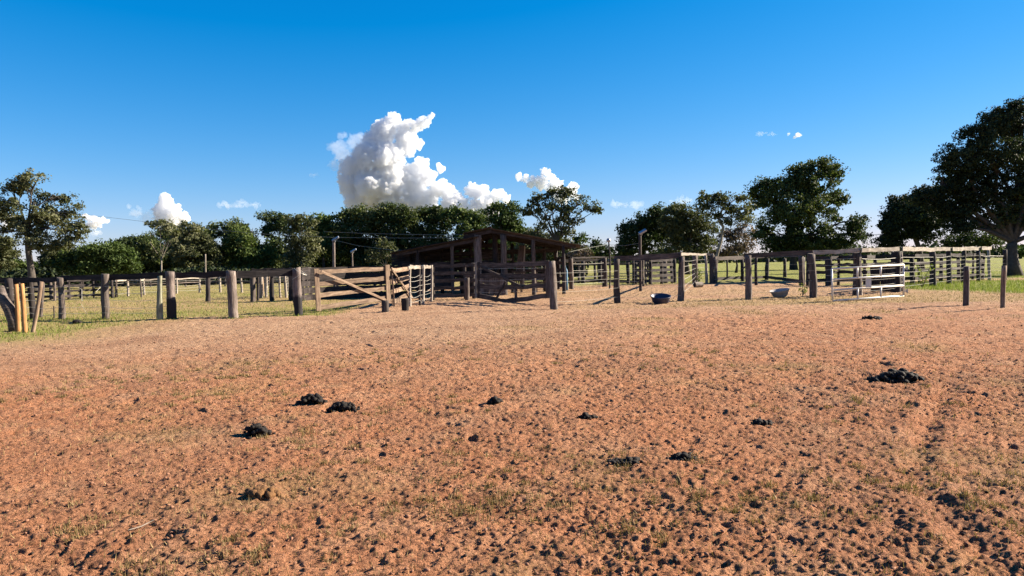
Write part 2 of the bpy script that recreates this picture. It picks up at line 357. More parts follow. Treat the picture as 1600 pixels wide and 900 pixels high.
# ---------------------------------------------------------------- posts, boards, fences
def post_part(parent, base, h, r, mat, lean=(0, 0), top=.12, taper=.12, sides=12, name='post', knob=.24, sink=.2):
    mb = MB(); rings = 9; V = []; sd = R.uniform(0, 90)
    bend = (R.gauss(0, .009), R.gauss(0, .009)); tilt = R.uniform(-1, 1) * top; ta = R.uniform(0, 6.28)
    P_ = []
    for i in range(rings):
        t = i / (rings - 1)
        for k in range(sides):
            q = 2 * math.pi * k / sides; P_.append((t * h * 1.6 + sd, math.cos(q) * .9 + sd, math.sin(q) * .9))
    nz = fbm(np.array(P_) * 1.1, 3)
    for i in range(rings):
        t = i / (rings - 1)
        for k in range(sides):
            q = 2 * math.pi * k / sides
            rad = r * (1 - taper * t) * (1 + knob * 2.0 * nz[i * sides + k]) * (1.10 if i == 0 else 1)
            y = math.cos(q) * rad + bend[0] * math.sin(t * 3.1) * h; z = math.sin(q) * rad + bend[1] * math.sin(t * 3.1) * h
            x = -sink + t * (h + sink) + (tilt * r * 2 * math.cos(q - ta) if i == rings - 1 else 0)
            V.append((x, y, z))
    Fs = [(i * sides + k, i * sides + (k + 1) % sides, (i + 1) * sides + (k + 1) % sides, (i + 1) * sides + k) for i in range(rings - 1) for k in range(sides)]
    Fs += [tuple((rings - 1) * sides + k for k in range(sides))]
    mb.add(V, Fs); m = mb.mesh(name, True)
    m.polygons[len(m.polygons) - 1].use_smooth = False
    m.materials.append(mat)
    x = Vector((lean[0], lean[1], 1))
    return link(name, m, None, parent, frame(Vector(base), x, Vector((0, 1, .01))))
def board_part(parent, p0, p1, h, t, mat, name='plank', wob=.012, upv=Vector((0, 0, 1))):
    p0 = Vector(p0); p1 = Vector(p1); L = (p1 - p0).length; n = 6; V = []
    for i in range(n + 1):
        u = i / n; dz = R.gauss(0, wob); dy = R.gauss(0, wob * .6); e = (1 + R.gauss(0, .05)) * h / 2
        for (sy, sz) in ((-1, -1), (1, -1), (1, 1), (-1, 1)):
            V.append((u * L + (R.gauss(0, .01) if i in (0, n) else 0), sy * t / 2 + dy, sz * e + dz))
    Fs = [(i * 4 + k, i * 4 + (k + 1) % 4, (i + 1) * 4 + (k + 1) % 4, (i + 1) * 4 + k) for i in range(n) for k in range(4)] + [(3, 2, 1, 0), tuple(n * 4 + k for k in range(4))]
    mb = MB(); mb.add(V, Fs); m = mb.mesh(name); m.materials.append(mat)
    return link(name, m, None, parent, frame(p0, p1 - p0, upv))
def wire_part(parent, pts, r=.005, sag=.03, name='wire', mat=None):
    P_ = []
    for a_, c_ in zip(pts[:-1], pts[1:]):
        a_ = Vector(a_); c_ = Vector(c_); s = sag * R.uniform(.0, 1.8)
        for k in range(4): t = k / 4; P_.append(a_.lerp(c_, t) + Vector((0, 0, -s * 4 * t * (1 - t) + R.gauss(0, .004))))
    P_.append(Vector(pts[-1])); mb = MB(); mb.tube(P_, r, 4, False); return mb.build(name, mat or M['wire'], parent)

def fence(label, posts, rails=(), wires=(), group=None, name='corral_fence', wire_r=.005, sag=.03, cat='fence', side=1):
    """posts: (px, base_py, top_py, width_px, mat[, label]); rails: (i, j, z, h, mat, off[, z2]); wires: (i, j, z)"""
    B = [G(p[0], p[1]) for p in posts]; B = [Vector((q.x, q.y, H(q.x, q.y))) for q in B]
    T = [D(p[0], p[2], q.y).z for p, q in zip(posts, B)]
    t = thing(name, label, cat, B[0], group)
    for p, q, tz in zip(posts, B, T):
        r = p[3] * q.y / F / 2 * .94
        o = post_part(t, q, tz - q.z, r, M[p[4]], lean=(R.gauss(0, .022), R.gauss(0, .022)), sides=10 if p[3] > 5 else 7)
        if len(p) > 5: o['label'] = p[5]
    for ra in rails:
        i, j, z, h, mat, off = ra[:6]; z2 = ra[6] if len(ra) > 6 else z
        a_ = B[i]; c_ = B[j]; o_ = Vector((0, off, 0)); ex = (c_ - a_).normalized() * .08
        board_part(t, Vector((a_.x, a_.y, z)) + o_ - ex, Vector((c_.x, c_.y, z2)) + o_ + ex, h, .05, M[mat], upv=Vector((0, 0, 1)))
    for i, j, z in wires:
        wire_part(t, [Vector((B[k].x, B[k].y - .12, z + B[k].z)) for k in range(i, j + 1)], wire_r, sag)
    return t, B, T

# front left fence
tl, BL, TL = fence('weathered post fence with thick top rail along the grass, at the left', [
    (-125, 506, 440, 15, 'grey'), (-50, 504, 437, 14, 'dark'), (17, 503, 436, 13, 'dark'), (52, 501, 433, 10, 'dark'), (97, 501, 434, 11, 'grey'), (165, 500, 428, 14, 'grey'),
    (268, 500, 424, 15, 'greychar', 'post scorched black on its lower half'), (365, 497, 423, 17, 'grey', 'thick cracked grey post'), (467, 492, 419, 15, 'greychar', 'thick post with scorched base and wire round its top')],
    rails=[(0, 1, 1.38, .16, 'shaderail', .22), (1, 2, 1.37, .16, 'shaderail', .22), (2, 4, 1.36, .16, 'shaderail', .22), (4, 5, 1.40, .16, 'shaderail', .22), (5, 6, 1.42, .19, 'shaderail', .22), (6, 7, 1.44, .19, 'shaderail', .22), (7, 8, 1.42, .23, 'shaderail', .22)],
    wires=[(0, 6, z) for z in (.22, .42, .66, .88, 1.08)], wire_r=.006, sag=.05)
q = D(467, 420, BL[8].y - .2)
mb = MB(); mb.tube([q + Vector((math.cos(a) * .2, .2 + math.sin(a) * .2, -.1 - .12 * math.cos(a))) for a in np.linspace(0, 6.28, 14)], .007, 4, False)
mb.tube([q + Vector((.15, 0, -.02)), q + Vector((.28, -.05, .06)), q + Vector((.42, 0, .02)), q + Vector((.3, .05, -.03)), q + Vector((-.2, -.1, -.35))], .006, 4, False)
mb.build('wire_loop', M['wire'], tl)
mb = MB(); g0 = G(200, 500)   # loose bent wire ends
mb.tube([D(97, 459, 24.5), D(112, 452, 24.2), D(116, 447, 24.3), D(128, 452, 24.4), D(128, 470, 24.3)], .006, 4, False)
mb.tube([D(165, 440, 24.6), D(150, 456, 24.2), D(130, 464, 24.2), D(127, 475, 24.3), D(135, 489, 24.2)], .006, 4, False)
mb.build('loose_wire', M['wire'], tl)

def lone_post(label, px, bpy_, tpx, tpy, wpx, mat, name='wooden_post', group=None, taper=.12, cat='post', knob=.16):
    q = G(px, bpy_); q.z = H(q.x, q.y); tp = D(tpx, tpy, q.y + .02)
    t = tp - q; h = t.length
    o = post_part(None, q, h, wpx * q.y / F / 2, M[mat], lean=(t.x / t.z, t.y / t.z), taper=taper, name=name, knob=knob)
    return tagit(o, label, cat, group)
lone_post('slim pale barked post just left of the scorched fence post', 250, 501, 250, 431, 10, 'straw', taper=.3)
lone_post('left one of two peeled orange poles standing in the grass', 29, 517, 25, 444, 7, 'orange', 'peeled_pole', knob=.05)
lone_post('right one of two peeled orange poles standing in the grass', 39, 519, 34, 443, 7, 'orange', 'peeled_pole', knob=.05)
lone_post('tan stake leaning right beside the orange poles', 51, 519, 65, 440, 6, 'gate', 'leaning_stake')
lone_post('upright brown stake behind the tan leaning stake', 64, 497, 67, 440, 5, 'brown', 'wooden_stake')
lone_post('short thin stick upright in the grass right of the leaning stake', 85, 498, 84, 478, 2, 'dark', 'short_stick')
q = G(17, 517)
mb = MB(); pts = [D(24, 520, q.y), D(21, 500, q.y), D(15, 482, q.y), D(4, 466, q.y), D(1, 448, q.y + .1)]
mb.tube([pts[0].lerp(pts[1], .5) if 0 else p for p in pts], [.15, .15, .15, .13, .09], 10, True, .22)
o = mb.build('crooked_log', M['grey'], None, True, origin=q); tagit(o, 'thick twisted grey log leaning at the far left edge', 'log')

# plank fence on the far left
def plank_fence(label, posts, zs, h, mat, off=-.1, **kw):
    n = len(posts)
    return fence(label, posts, rails=[(i, i + 1, z, h, mat, off) for i in range(n - 1) for z in zs], **kw)
plank_fence('dark four plank fence across the dry pasture at far left', [(-30, 472, 441, 5, 'dark'), (30, 470, 440, 5, 'dark'), (80, 469, 438, 5, 'grey'), (86, 470, 438, 4, 'grey'), (108, 468, 437, 5, 'dark'), (127, 467, 437, 5, 'dark'), (147, 466, 437, 4, 'dark'), (176, 466, 436, 5, 'dark')], (.2, .5, .8, 1.1), .13, 'dark')
# far paddock fence with pale top rail
pf = [(166, 464, 434, 4, 'pale'), (182, 465, 434, 5, 'brown'), (200, 463, 434, 4, 'pale'), (221, 464, 434, 3, 'grey'), (226, 461, 433, 4, 'pale'), (276, 459, 433, 4, 'pale'), (312, 457, 432, 4, 'pale'), (344, 456, 432, 4, 'pale'), (378, 456, 432, 4, 'pale'), (415, 456, 431, 4, 'pale'), (450, 455, 430, 4, 'pale')]
fence('far paddock fence with pale top rail and wires behind the dry pasture', pf, rails=[(i, i + 1, 1.0, .09, 'pale', -.05) for i in range(len(pf) - 1)] + [(i, i + 1, .72, .05, 'grey', -.05) for i in range(4, len(pf) - 1)], wires=[(0, 10, z) for z in (.2, .4, .55, .85)], wire_r=.008)
pf = [(60, 452, 436, 3, 'dark'), (130, 451, 435, 3, 'dark'), (200, 450, 434, 3, 'dark'), (235, 449, 433, 3, 'dark'), (290, 448, 432, 3, 'dark'), (352, 447, 431, 3, 'dark'), (420, 446, 429, 3, 'dark'), (500, 444, 427, 3, 'dark')]
fence('farthest low dark rail fence under the woodland at left', pf, rails=[(i, i + 1, z, .14, 'dark', -.05) for i in range(7) for z in (.35, .8)])
# loose wire run posts by the chute
fence('row of dark round posts carrying a thick rail, left of the open gate', [(325, 471, 428, 8, 'dark'), (395, 471, 427, 10, 'grey'), (403, 470, 428, 5, 'dark'), (425, 470, 427, 8, 'dark'), (455, 470, 426, 9, 'greychar')],
      rails=[(0, 1, 1.42, .12, 'dark', .2), (1, 3, 1.46, .26, 'dark', .2), (3, 4, 1.46, .26, 'dark', .2)])
wf = [(408, 466, 427, 6, 'pale'), (411, 463, 428, 4, 'gate'), (416, 465, 427, 5, 'pale'), (422, 463, 428, 3, 'gate'), (438, 465, 427, 4, 'pale'), (447, 465, 427, 5, 'pale'), (452, 463, 428, 3, 'gate')]
fence('pale sunlit posts strung with many wires behind the dark post row', wf, rails=[(2, 4, 1.35, .07, 'pale', -.05)], wires=[(0, 6, .15 + .15 * k) for k in range(9)], wire_r=.007)

# gates: corners TL, TR, BL, BR as points in space
def gate(label, TLp, TRp, BLp, BRp, n, bh, mat, group=None, up_w=.14, diag=None, name='wooden_gate', rmat=None, uprights=(0, 1), base=None):
    lo = base or Vector((BLp.x, BLp.y, 0)); t = thing(name, label, 'gate', lo, group); rmat = rmat or mat
    ax = (TRp - TLp).normalized(); nrm = ax.cross(Vector((0, 0, 1))).normalized()
    if nrm.y > 0: nrm = -nrm
    for k in range(n):
        u = (k + .5 * bh / 1.4) / n if 0 else k / (n - 1)
        inset = Vector((0, 0, bh / 2))
        a_ = (TLp - inset).lerp(BLp + inset, u); c_ = (TRp - inset).lerp(BRp + inset, u)
        board_part(t, a_, c_, bh * R.uniform(.9, 1.08), .035, M[mat], wob=.008)
    for u in uprights:
        a_ = BLp.lerp(BRp, u) + nrm * .045 + Vector((0, 0, -.05)); c_ = TLp.lerp(TRp, u) + nrm * .045 + Vector((0, 0, .05))
        board_part(t, a_, c_, up_w, .04, M[rmat], name='upright', wob=.004, upv=ax)
    if diag:
        a_, c_ = diag; board_part(t, a_ + nrm * .09, c_ + nrm * .09, .09, .035, M[rmat], name='diagonal_brace', wob=.003)
    return t
y0, y1 = 25.8, 28.2
gate('tan plank gate standing ajar with one long diagonal brace', D(493, 422, y0), D(604, 416, y1), D(497, 484, y0), D(606, 469, y1), 4, .165, 'gate', diag=(D(499, 424, y0), D(603, 470, y1)), up_w=.19)
y0, y1 = 28.3, 32.0
gate('short tan plank gate swung away beside the long gate', D(609, 420, y0), D(640, 416, y1), D(613, 477, y0), D(640, 463, y1), 4, .19, 'gate', diag=(D(610, 423, y0), D(641, 465, y1)), up_w=.12, uprights=(.04,))
lone_post('short stump post standing under the free end of the long tan gate', 602, 488, 602, 470, 12, 'brown', 'stump_post', taper=0)
lone_post('dark stump post standing under the end of the short tan gate', 633, 485, 633, 466, 12, 'dark', 'stump_post', taper=0)
fence('narrow wire panel of bent pale posts right of the tan gates', [(641, 479, 414, 4, 'pale'), (657, 477, 414, 5, 'dark'), (661, 476, 414, 5, 'pale'), (674, 470, 414, 5, 'pale')],
      rails=[(0, 1, 1.52, .13, 'pale', -.1), (2, 3, 1.52, .13, 'pale', -.1)], wires=[(0, 3, .2 + .2 * k) for k in range(6)], wire_r=.007, sag=.06)
# plank fence in front of the shed
q0 = G(676, 468); q1 = G(742, 466)
tp, _, _ = plank_fence('five plank brown fence in shade in front of the shed', [(677, 468, 413, 6, 'dark'), (727, 467, 412, 6, 'dark'), (741, 467, 411, 7, 'dark')], (.18, .52, .86, 1.2, 1.55), .16, 'brown', off=-.12)
# pale stub post block
qb = G(730, 470); o = lone_post('short broad post with board cap against the shaded plank fence', 730, 469, 730, 434, 8, 'brown', 'stub_post', taper=0)
board_part(None, qb + Vector((-.12, -.1, 1.12)), qb + Vector((.33, -.1, 1.12)), .18, .12, M['brown'], name='cap_board', wob=0); bpy.context.scene.objects['cap_board'].parent = o
o2 = bpy.context.scene.objects['cap_board']; o2.matrix_parent_inverse = o.matrix_basis.inverted()
# sagging centre gate
y0, y1 = 31.0, 28.5
t = thing('sagging_gate', 'dark sagging plank gate with diagonal brace in front of the shed', 'gate', G(745, 470))
def cg(px, py): return D(px, py, y0 + (y1 - y0) * (px - 745) / 113)
for (l, m_, r_) in ((414, 415, 411), (431, 431, 430), (447, 449, 446), (462, 471, 462)):
    board_part(t, cg(744, l), cg(790, m_), .19, .04, M['brown']); board_part(t, cg(790, m_), cg(858, r_), .19, .04, M['brown'])
for px, a_, c_, wd_, mt in ((744, 465, 410, .09, 'pale'), (748, 466, 409, .12, 'dark'), (856, 465, 408, .17, 'brown'), (806, 468, 449, .12, 'brown')):
    board_part(t, cg(px, a_) + Vector((0, -.05, 0)), cg(px, c_) + Vector((0, -.05, 0)), wd_, .04, M[mt], name='upright', wob=.003, upv=Vector((1, 0, 0)))
board_part(t, cg(752, 417) + Vector((0, -.1, 0)), cg(817, 449) + Vector((0, -.1, 0)), .1, .04, M['brown'], name='diagonal_brace', wob=.003)
board_part(t, cg(776, 466) + Vector((0, -.09, 0)), cg(790, 440) + Vector((0, -.09, 0)), .1, .04, M['dark'], name='diagonal_brace', wob=.003)
for z in (420, 438, 456): wire_part(t, [cg(745, z) + Vector((0, -.06, 0)), cg(800, z - 1) + Vector((0, -.06, 0)), cg(850, z - 2) + Vector((0, -.06, 0))], .006)

# fence to the right of the centre gate
fr_posts = [(866, 482, 408, 13, 'grey', 'post with pale right flank at the end of the sagging gate'), (965, 473, 405, 11, 'brown'), (1063, 470, 401, 11, 'grey'), (1169, 467, 399, 12, 'grey'), (1270, 465, 396, 13, 'brown')]
fence('post and wire fence with broad top planks across the corral mouth', fr_posts, rails=[(1, 2, 1.70, .22, 'brown', .16, 1.78), (3, 4, 1.73, .19, 'brown', .16, 1.80)],
      wires=[(0, 2, z) for z in (.25, .6, .95, 1.25)] + [(3, 4, z) for z in (.3, .7, 1.1, 1.4)], wire_r=.0045)
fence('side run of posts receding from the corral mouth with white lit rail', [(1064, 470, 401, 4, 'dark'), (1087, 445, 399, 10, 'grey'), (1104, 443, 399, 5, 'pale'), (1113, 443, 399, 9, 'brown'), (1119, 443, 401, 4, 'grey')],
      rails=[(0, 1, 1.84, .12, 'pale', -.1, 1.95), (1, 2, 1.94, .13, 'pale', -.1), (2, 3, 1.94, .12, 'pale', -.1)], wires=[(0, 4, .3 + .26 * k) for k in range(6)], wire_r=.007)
fence('inner post fence with dark ground boards standing in for a shadow, seen through the corral mouth', [(1119, 442, 404, 5, 'dark'), (1136, 435, 406, 3, 'dark'), (1160, 439, 404, 6, 'dark'), (1182, 445, 403, 5, 'dark'), (1198, 437, 404, 7, 'dark'), (1226, 433, 404, 6, 'dark'), (1252, 445, 401, 9, 'brown'), (1257, 444, 402, 4, 'pale')],
      rails=[(0, 2, 1.68, .26, 'brown', -.1), (2, 4, 1.70, .13, 'brown', -.1), (4, 6, 1.72, .13, 'brown', -.1), (0, 2, .25, .22, 'dark', .1), (2, 4, .2, .2, 'dark', .1), (4, 6, .2, .2, 'dark', .1), (2, 3, .9, .1, 'dark', .1, 1.35)])  # lowest dark boards stand in for a shadow band on the ground
# rear runs between the shed and the corral mouth
fence('thin top rail fence of dark round posts right of the shed', [(872, 452, 404, 7, 'dark'), (893, 452, 404, 9, 'grey'), (945, 449, 403, 10, 'brown'), (953, 447, 404, 3, 'pale'), (1003, 447, 403, 8, 'brown')],
      rails=[(0, 1, 1.86, .09, 'dark', 0), (1, 2, 1.86, .09, 'dark', 0), (2, 4, 1.86, .09, 'dark', 0)], wires=[(1, 4, z) for z in (.3, .7, 1.1, 1.5)], wire_r=.006)
fence('rear corral fence of dark posts with rails close to the green field', [(880, 443, 408, 5, 'dark'), (904, 442, 409, 4, 'dark'), (911, 442, 408, 7, 'dark'), (930, 440, 409, 5, 'dark'), (938, 441, 407, 7, 'dark'), (982, 443, 408, 6, 'dark'), (990, 443, 407, 5, 'dark'), (1010, 443, 407, 3, 'pale'), (1040, 442, 405, 8, 'brown'), (1054, 442, 405, 7, 'dark')],
      rails=[(0, 4, 1.72, .15, 'dark', .1), (4, 6, 1.72, .13, 'dark', .1), (0, 4, .12, .2, 'dark', .1), (4, 7, .12, .2, 'dark', .1), (0, 5, 1.38, .09, 'dark', .15)])
plank_fence('tall many plank dark crush pen in the middle of the corral', [(994, 444, 407, 5, 'dark'), (1016, 445, 406, 6, 'dark'), (1034, 444, 406, 6, 'dark'), (1050, 443, 405, 5, 'dark')], (.25, .6, .95, 1.3, 1.62), .2, 'dark', off=-.1)
# right hand receding fence
rp = [(1271, 463, 397, 7, 'dark'), (1338, 461, 394, 14, 'brown', 'thick post, its sunlit flank painted by a thin pale post'), (1345, 461, 395, 5, 'pale'), (1400, 457, 393, 16, 'dark'), (1408, 455, 394, 6, 'grey'), (1457, 447, 392, 10, 'dark'), (1483, 444, 391, 7, 'dark'), (1486, 444, 393, 3, 'pale'), (1505, 442, 391, 7, 'dark'), (1528, 440, 391, 6, 'dark'), (1531, 440, 392, 2, 'pale'), (1546, 438, 390, 5, 'pale'), (1570, 437, 390, 7, 'dark')]  # thin pale posts overlapping right edges paint the sunlit flanks of dark posts
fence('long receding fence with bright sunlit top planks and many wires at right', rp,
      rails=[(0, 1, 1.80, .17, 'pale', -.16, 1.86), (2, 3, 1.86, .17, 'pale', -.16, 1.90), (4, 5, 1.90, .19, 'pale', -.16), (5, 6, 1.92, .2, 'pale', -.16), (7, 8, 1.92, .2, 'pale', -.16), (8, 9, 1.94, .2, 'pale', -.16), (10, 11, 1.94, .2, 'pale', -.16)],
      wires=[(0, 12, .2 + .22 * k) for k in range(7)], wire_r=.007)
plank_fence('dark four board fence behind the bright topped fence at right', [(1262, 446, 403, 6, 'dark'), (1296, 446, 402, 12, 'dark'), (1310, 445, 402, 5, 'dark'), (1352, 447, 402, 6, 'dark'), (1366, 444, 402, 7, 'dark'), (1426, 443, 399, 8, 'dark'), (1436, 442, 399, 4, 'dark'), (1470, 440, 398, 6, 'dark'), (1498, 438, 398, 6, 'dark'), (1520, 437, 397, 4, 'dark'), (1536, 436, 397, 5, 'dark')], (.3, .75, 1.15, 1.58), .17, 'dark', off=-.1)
t = thing('loading_chute', 'dark closed board chute wall behind the white metal gate', 'chute', G(1364, 457))
for px in (1364, 1371, 1380, 1386, 1392, 1398):
    q = G(px, 456 + R.uniform(-1, 1)); board_part(t, q + Vector((0, 0, -.1)), Vector((q.x, q.y, D(px, 411 + R.uniform(-2, 2), q.y).z)), .2 if px < 1374 else .24, .05, M['dark'], wob=.01, upv=Vector((1, 0, 0)))
# white metal gate
def tube_part(t, a_, c_, r, mat, name):
    mb = MB(); mb.tube([a_, c_], r, 8, True); return mb.build(name, M[mat], t, True)
y0, y1 = 26.4, 27.6
a0, a1, b0, b1 = D(1299.5, 420, y0), D(1412, 413.5, y1), D(1301, 470, y0), D(1412, 462, y1)
wg_ = thing('white_metal_gate', 'white tubular metal gate standing in front of the right hand fence', 'gate', Vector((b0.x, b0.y, 0)))
for k in range(4): tube_part(wg_, a0.lerp(b0, k / 3), a1.lerp(b1, k / 3), .035, 'white', 'rail')
for u, k0, k1 in ((0, 0, 1), (1, 0, 1), (.345, 0, 1 / 3), (.345, 2 / 3, 1), (.67, 0, 1 / 3), (.67, 2 / 3, 1)):
    tp_ = a0.lerp(a1, u); bt_ = b0.lerp(b1, u); tube_part(wg_, tp_.lerp(bt_, k0), tp_.lerp(bt_, k1), .035, 'white', 'upright')
c_ = D(1357, 442, 26.8); mb = MB(); mb.box((0, 0, 0), .2, .02, .33); pl = mb.mesh('plate'); pl.materials.append(M['white']); link('plate', pl, None, wg_, Matrix.Translation(c_))
lone_post('low dark post in the grass in front of the right hand fence', 1509, 478, 1510, 416, 9, 'brown', 'short_post', knob=.08)
lone_post('smooth tan post nearest the right edge, sunlit on its right side', 1567, 482, 1569, 415, 7, 'gate', 'short_post', knob=.04, taper=.02)
for u_ in (.12, .85):
    h_ = a1.lerp(b1, u_); mb = MB(); mb.box((h_.x + .06, h_.y, h_.z), .12, .03, .05); mb.box((h_.x + .13, h_.y, h_.z), .03, .06, .14); mb.build('hinge', M['lamp'], wg_)
mb = MB(); h_ = a0.lerp(b0, .3)
for k_ in range(9): mb.tube([h_ + Vector((-.02 + .004 * k_, -.04, -.035 * k_)), h_ + Vector((-.02 + .004 * (k_ + 1), -.04 - .012 * (k_ % 2), -.035 * (k_ + 1)))], .009, 5, True)
mb.build('chain', M['wire'], wg_)
# fences behind the tan gates; wide dark boards also stand in for shade
plank_fence('dark pen fence seen through the boards of the tan gate', [(474, 470, 423, 6, 'dark'), (486, 469, 422, 5, 'dark'), (545, 466, 421, 6, 'dark'), (586, 465, 420, 4, 'pale'), (596, 465, 420, 3, 'pale'), (640, 463, 418, 6, 'dark')], (.15, .48, .81, 1.14, 1.45), .29, 'dark', off=-.05)
plank_fence('second rear pen fence between tan gate and shed with pale slats', [(480, 456, 424, 5, 'dark'), (528, 455, 424, 6, 'brown'), (548, 455, 424, 3, 'pale'), (554, 455, 424, 3, 'pale'), (620, 454, 421, 5, 'dark')], (1.0, 1.35), .12, 'grey', off=-.05)

# ---------------------------------------------------------------- open shed
YS, YE = 37.0, 46.0
shed = thing('open_shed', 'low open sided cattle shed with rusty sheet roof in mid yard', 'shed', Vector((-1, YS, 0)))
apex = D(768, 357, YS); re = D(906, 382, YS); lu = D(722, 366, YS); ll0 = D(748, 370, YS); ll = D(612, 395, YS)
def sheets(A, E, n, label=None):
    wd = (YE - YS) / n
    for k in range(n):
        V = []; c = 14; dz = R.gauss(0, .03); dx = R.gauss(0, .1)
        for j in range(c + 1):
            yy = YS + k * wd + j / c * (wd + .08) - .04
            z = .022 * math.cos(j / c * 14 * math.pi)
            for i in range(4):
                u = i / 3; p = A.lerp(E, u * (1 + dx * .3)); V.append((p.x, yy, p.z + z + dz + (k % 2) * .012 - .05 * math.sin(u * 3.1) * R.uniform(.6, 1) * 0 - .03 * u * u))
        Fs = [(j * 4 + i, j * 4 + i + 1, (j + 1) * 4 + i + 1, (j + 1) * 4 + i) for j in range(c) for i in range(3)]
        mb = MB(); mb.add(V, Fs); o = mb.build('roof_sheet', M['roof'], shed)
        sm = o.modifiers.new('thick', 'SOLIDIFY'); sm.thickness = .008
sheets(apex, re, 9); sheets(apex + Vector((0, 0, .02)), lu, 9); sheets(ll0, ll, 9)
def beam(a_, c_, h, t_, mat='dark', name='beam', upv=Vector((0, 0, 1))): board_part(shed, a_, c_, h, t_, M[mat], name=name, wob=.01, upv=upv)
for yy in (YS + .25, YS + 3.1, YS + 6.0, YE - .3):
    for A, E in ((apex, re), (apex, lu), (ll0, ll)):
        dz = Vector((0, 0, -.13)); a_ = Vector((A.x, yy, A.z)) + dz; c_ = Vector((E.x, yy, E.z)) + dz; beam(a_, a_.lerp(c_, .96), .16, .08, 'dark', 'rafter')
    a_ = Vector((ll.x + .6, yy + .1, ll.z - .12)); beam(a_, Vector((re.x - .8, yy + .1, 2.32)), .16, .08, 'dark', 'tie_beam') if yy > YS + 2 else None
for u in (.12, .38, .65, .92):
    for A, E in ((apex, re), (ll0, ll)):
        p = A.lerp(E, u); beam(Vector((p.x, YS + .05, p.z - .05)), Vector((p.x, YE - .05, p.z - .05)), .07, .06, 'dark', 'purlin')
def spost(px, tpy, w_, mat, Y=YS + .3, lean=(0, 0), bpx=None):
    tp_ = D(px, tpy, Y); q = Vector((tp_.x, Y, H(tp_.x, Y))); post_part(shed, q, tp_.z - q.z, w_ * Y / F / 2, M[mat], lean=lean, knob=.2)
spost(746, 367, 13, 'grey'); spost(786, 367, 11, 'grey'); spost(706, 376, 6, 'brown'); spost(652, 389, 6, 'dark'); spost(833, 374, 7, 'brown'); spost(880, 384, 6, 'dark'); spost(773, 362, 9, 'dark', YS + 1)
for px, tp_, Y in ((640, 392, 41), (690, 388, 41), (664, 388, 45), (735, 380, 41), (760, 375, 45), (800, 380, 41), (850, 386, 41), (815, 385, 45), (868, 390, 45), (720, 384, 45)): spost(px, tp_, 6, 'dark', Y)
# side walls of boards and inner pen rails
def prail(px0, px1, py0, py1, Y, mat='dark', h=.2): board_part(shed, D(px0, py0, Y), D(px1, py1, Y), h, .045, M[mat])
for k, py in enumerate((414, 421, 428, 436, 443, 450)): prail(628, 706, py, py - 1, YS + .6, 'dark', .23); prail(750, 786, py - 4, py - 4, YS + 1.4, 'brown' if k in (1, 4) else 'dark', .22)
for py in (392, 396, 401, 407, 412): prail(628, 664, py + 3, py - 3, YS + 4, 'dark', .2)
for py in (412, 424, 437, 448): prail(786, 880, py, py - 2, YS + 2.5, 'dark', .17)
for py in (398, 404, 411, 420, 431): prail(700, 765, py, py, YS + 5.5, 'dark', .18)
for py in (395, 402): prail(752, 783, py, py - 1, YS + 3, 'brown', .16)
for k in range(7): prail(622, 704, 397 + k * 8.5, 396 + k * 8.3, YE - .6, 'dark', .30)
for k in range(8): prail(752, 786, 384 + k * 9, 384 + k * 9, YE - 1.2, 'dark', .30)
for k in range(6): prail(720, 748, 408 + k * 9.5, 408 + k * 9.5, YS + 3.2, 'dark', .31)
for k in range(5): prail(612, 640, 399 + k * 3.6, 395 + k * 3.6, YS + 1.6, 'dark', .12)  # dark boards filling the dark region below the left eave
# fan of slats (cattle crush side) inside the shed
pn = thing('crush_panel', 'closed grey brown board side panel behind the sagging gate', 'panel', Vector((D(768, 450, 36.4).x, 36.4, 0)))
for k in range(5): board_part(pn, D(747 + k * 8.6 + 4, 469, 36.4), D(747 + k * 8.6 + 4, 429, 36.4), .262, .03, M['brown' if k % 2 else 'grey'], name='board', wob=.003, upv=Vector((1, 0, 0)))
cr = thing('slatted_crush', 'fan of thin upright brown slats under the shed roof', 'cattle crush', Vector((D(812, 400, 39).x, 39, 0)))
for k, (x0, x1) in enumerate(((803, 812), (806, 813.5), (809, 815), (812, 816.5), (815, 818), (818, 819.5))):
    board_part(cr, D(x0, 452, 39 + .01 * k), D(x1, 384, 39 + .01 * k), .07 if k < 5 else .09, .03, M['brown' if k < 5 else 'pale'], name='slat', wob=.002, upv=Vector((1, 0, 0)))
board_part(cr, D(800, 425, 38.95), D(822, 425, 38.95), .1, .04, M['brown'], name='cross_board')
pg = thing('pale_pen_gate', 'pale weathered gate leaf lit by sun behind the slatted crush', 'gate', Vector((D(800, 415, 40).x, 40.5, 0)))
for py in (406, 412): board_part(pg, D(789, py, 40.5), D(800, py - 1, 40.5), .12, .03, M['pale'], name='plank')
for px in (815, 838): board_part(pg, D(px, 460, 40.5), D(px, 418, 40.5), .13, .04, M['pale'], name='upright', upv=Vector((1, 0, 0)))
for py in (422, 429, 436, 442): board_part(pg, D(815, py, 40.55), D(852, py - 1, 40.55), .09, .03, M['pale' if py in (422, 436) else 'brown'], name='plank')
mb = MB(); q = G(885, 454); mb.tube([Vector((q.x, q.y, 0)), Vector((q.x, q.y, .7)), Vector((q.x + .02, q.y, 1.1)), Vector((q.x, q.y, 1.28))], [.10, .095, .075, .03], 10, True)
mb.tube([Vector((q.x, q.y, 1.25)), Vector((q.x - .05, q.y, 1.45)), Vector((q.x - .08, q.y, 2.0)), Vector((q.x - .13, q.y, 2.02))], [.02, .02, .022, .02], 6, True)
tagit(mb.build('blue_pipe', M['blue'], None, True, origin=Vector((q.x, q.y, 0))), 'faded blue upright pipe between dark posts at the shed corner', 'pipe')

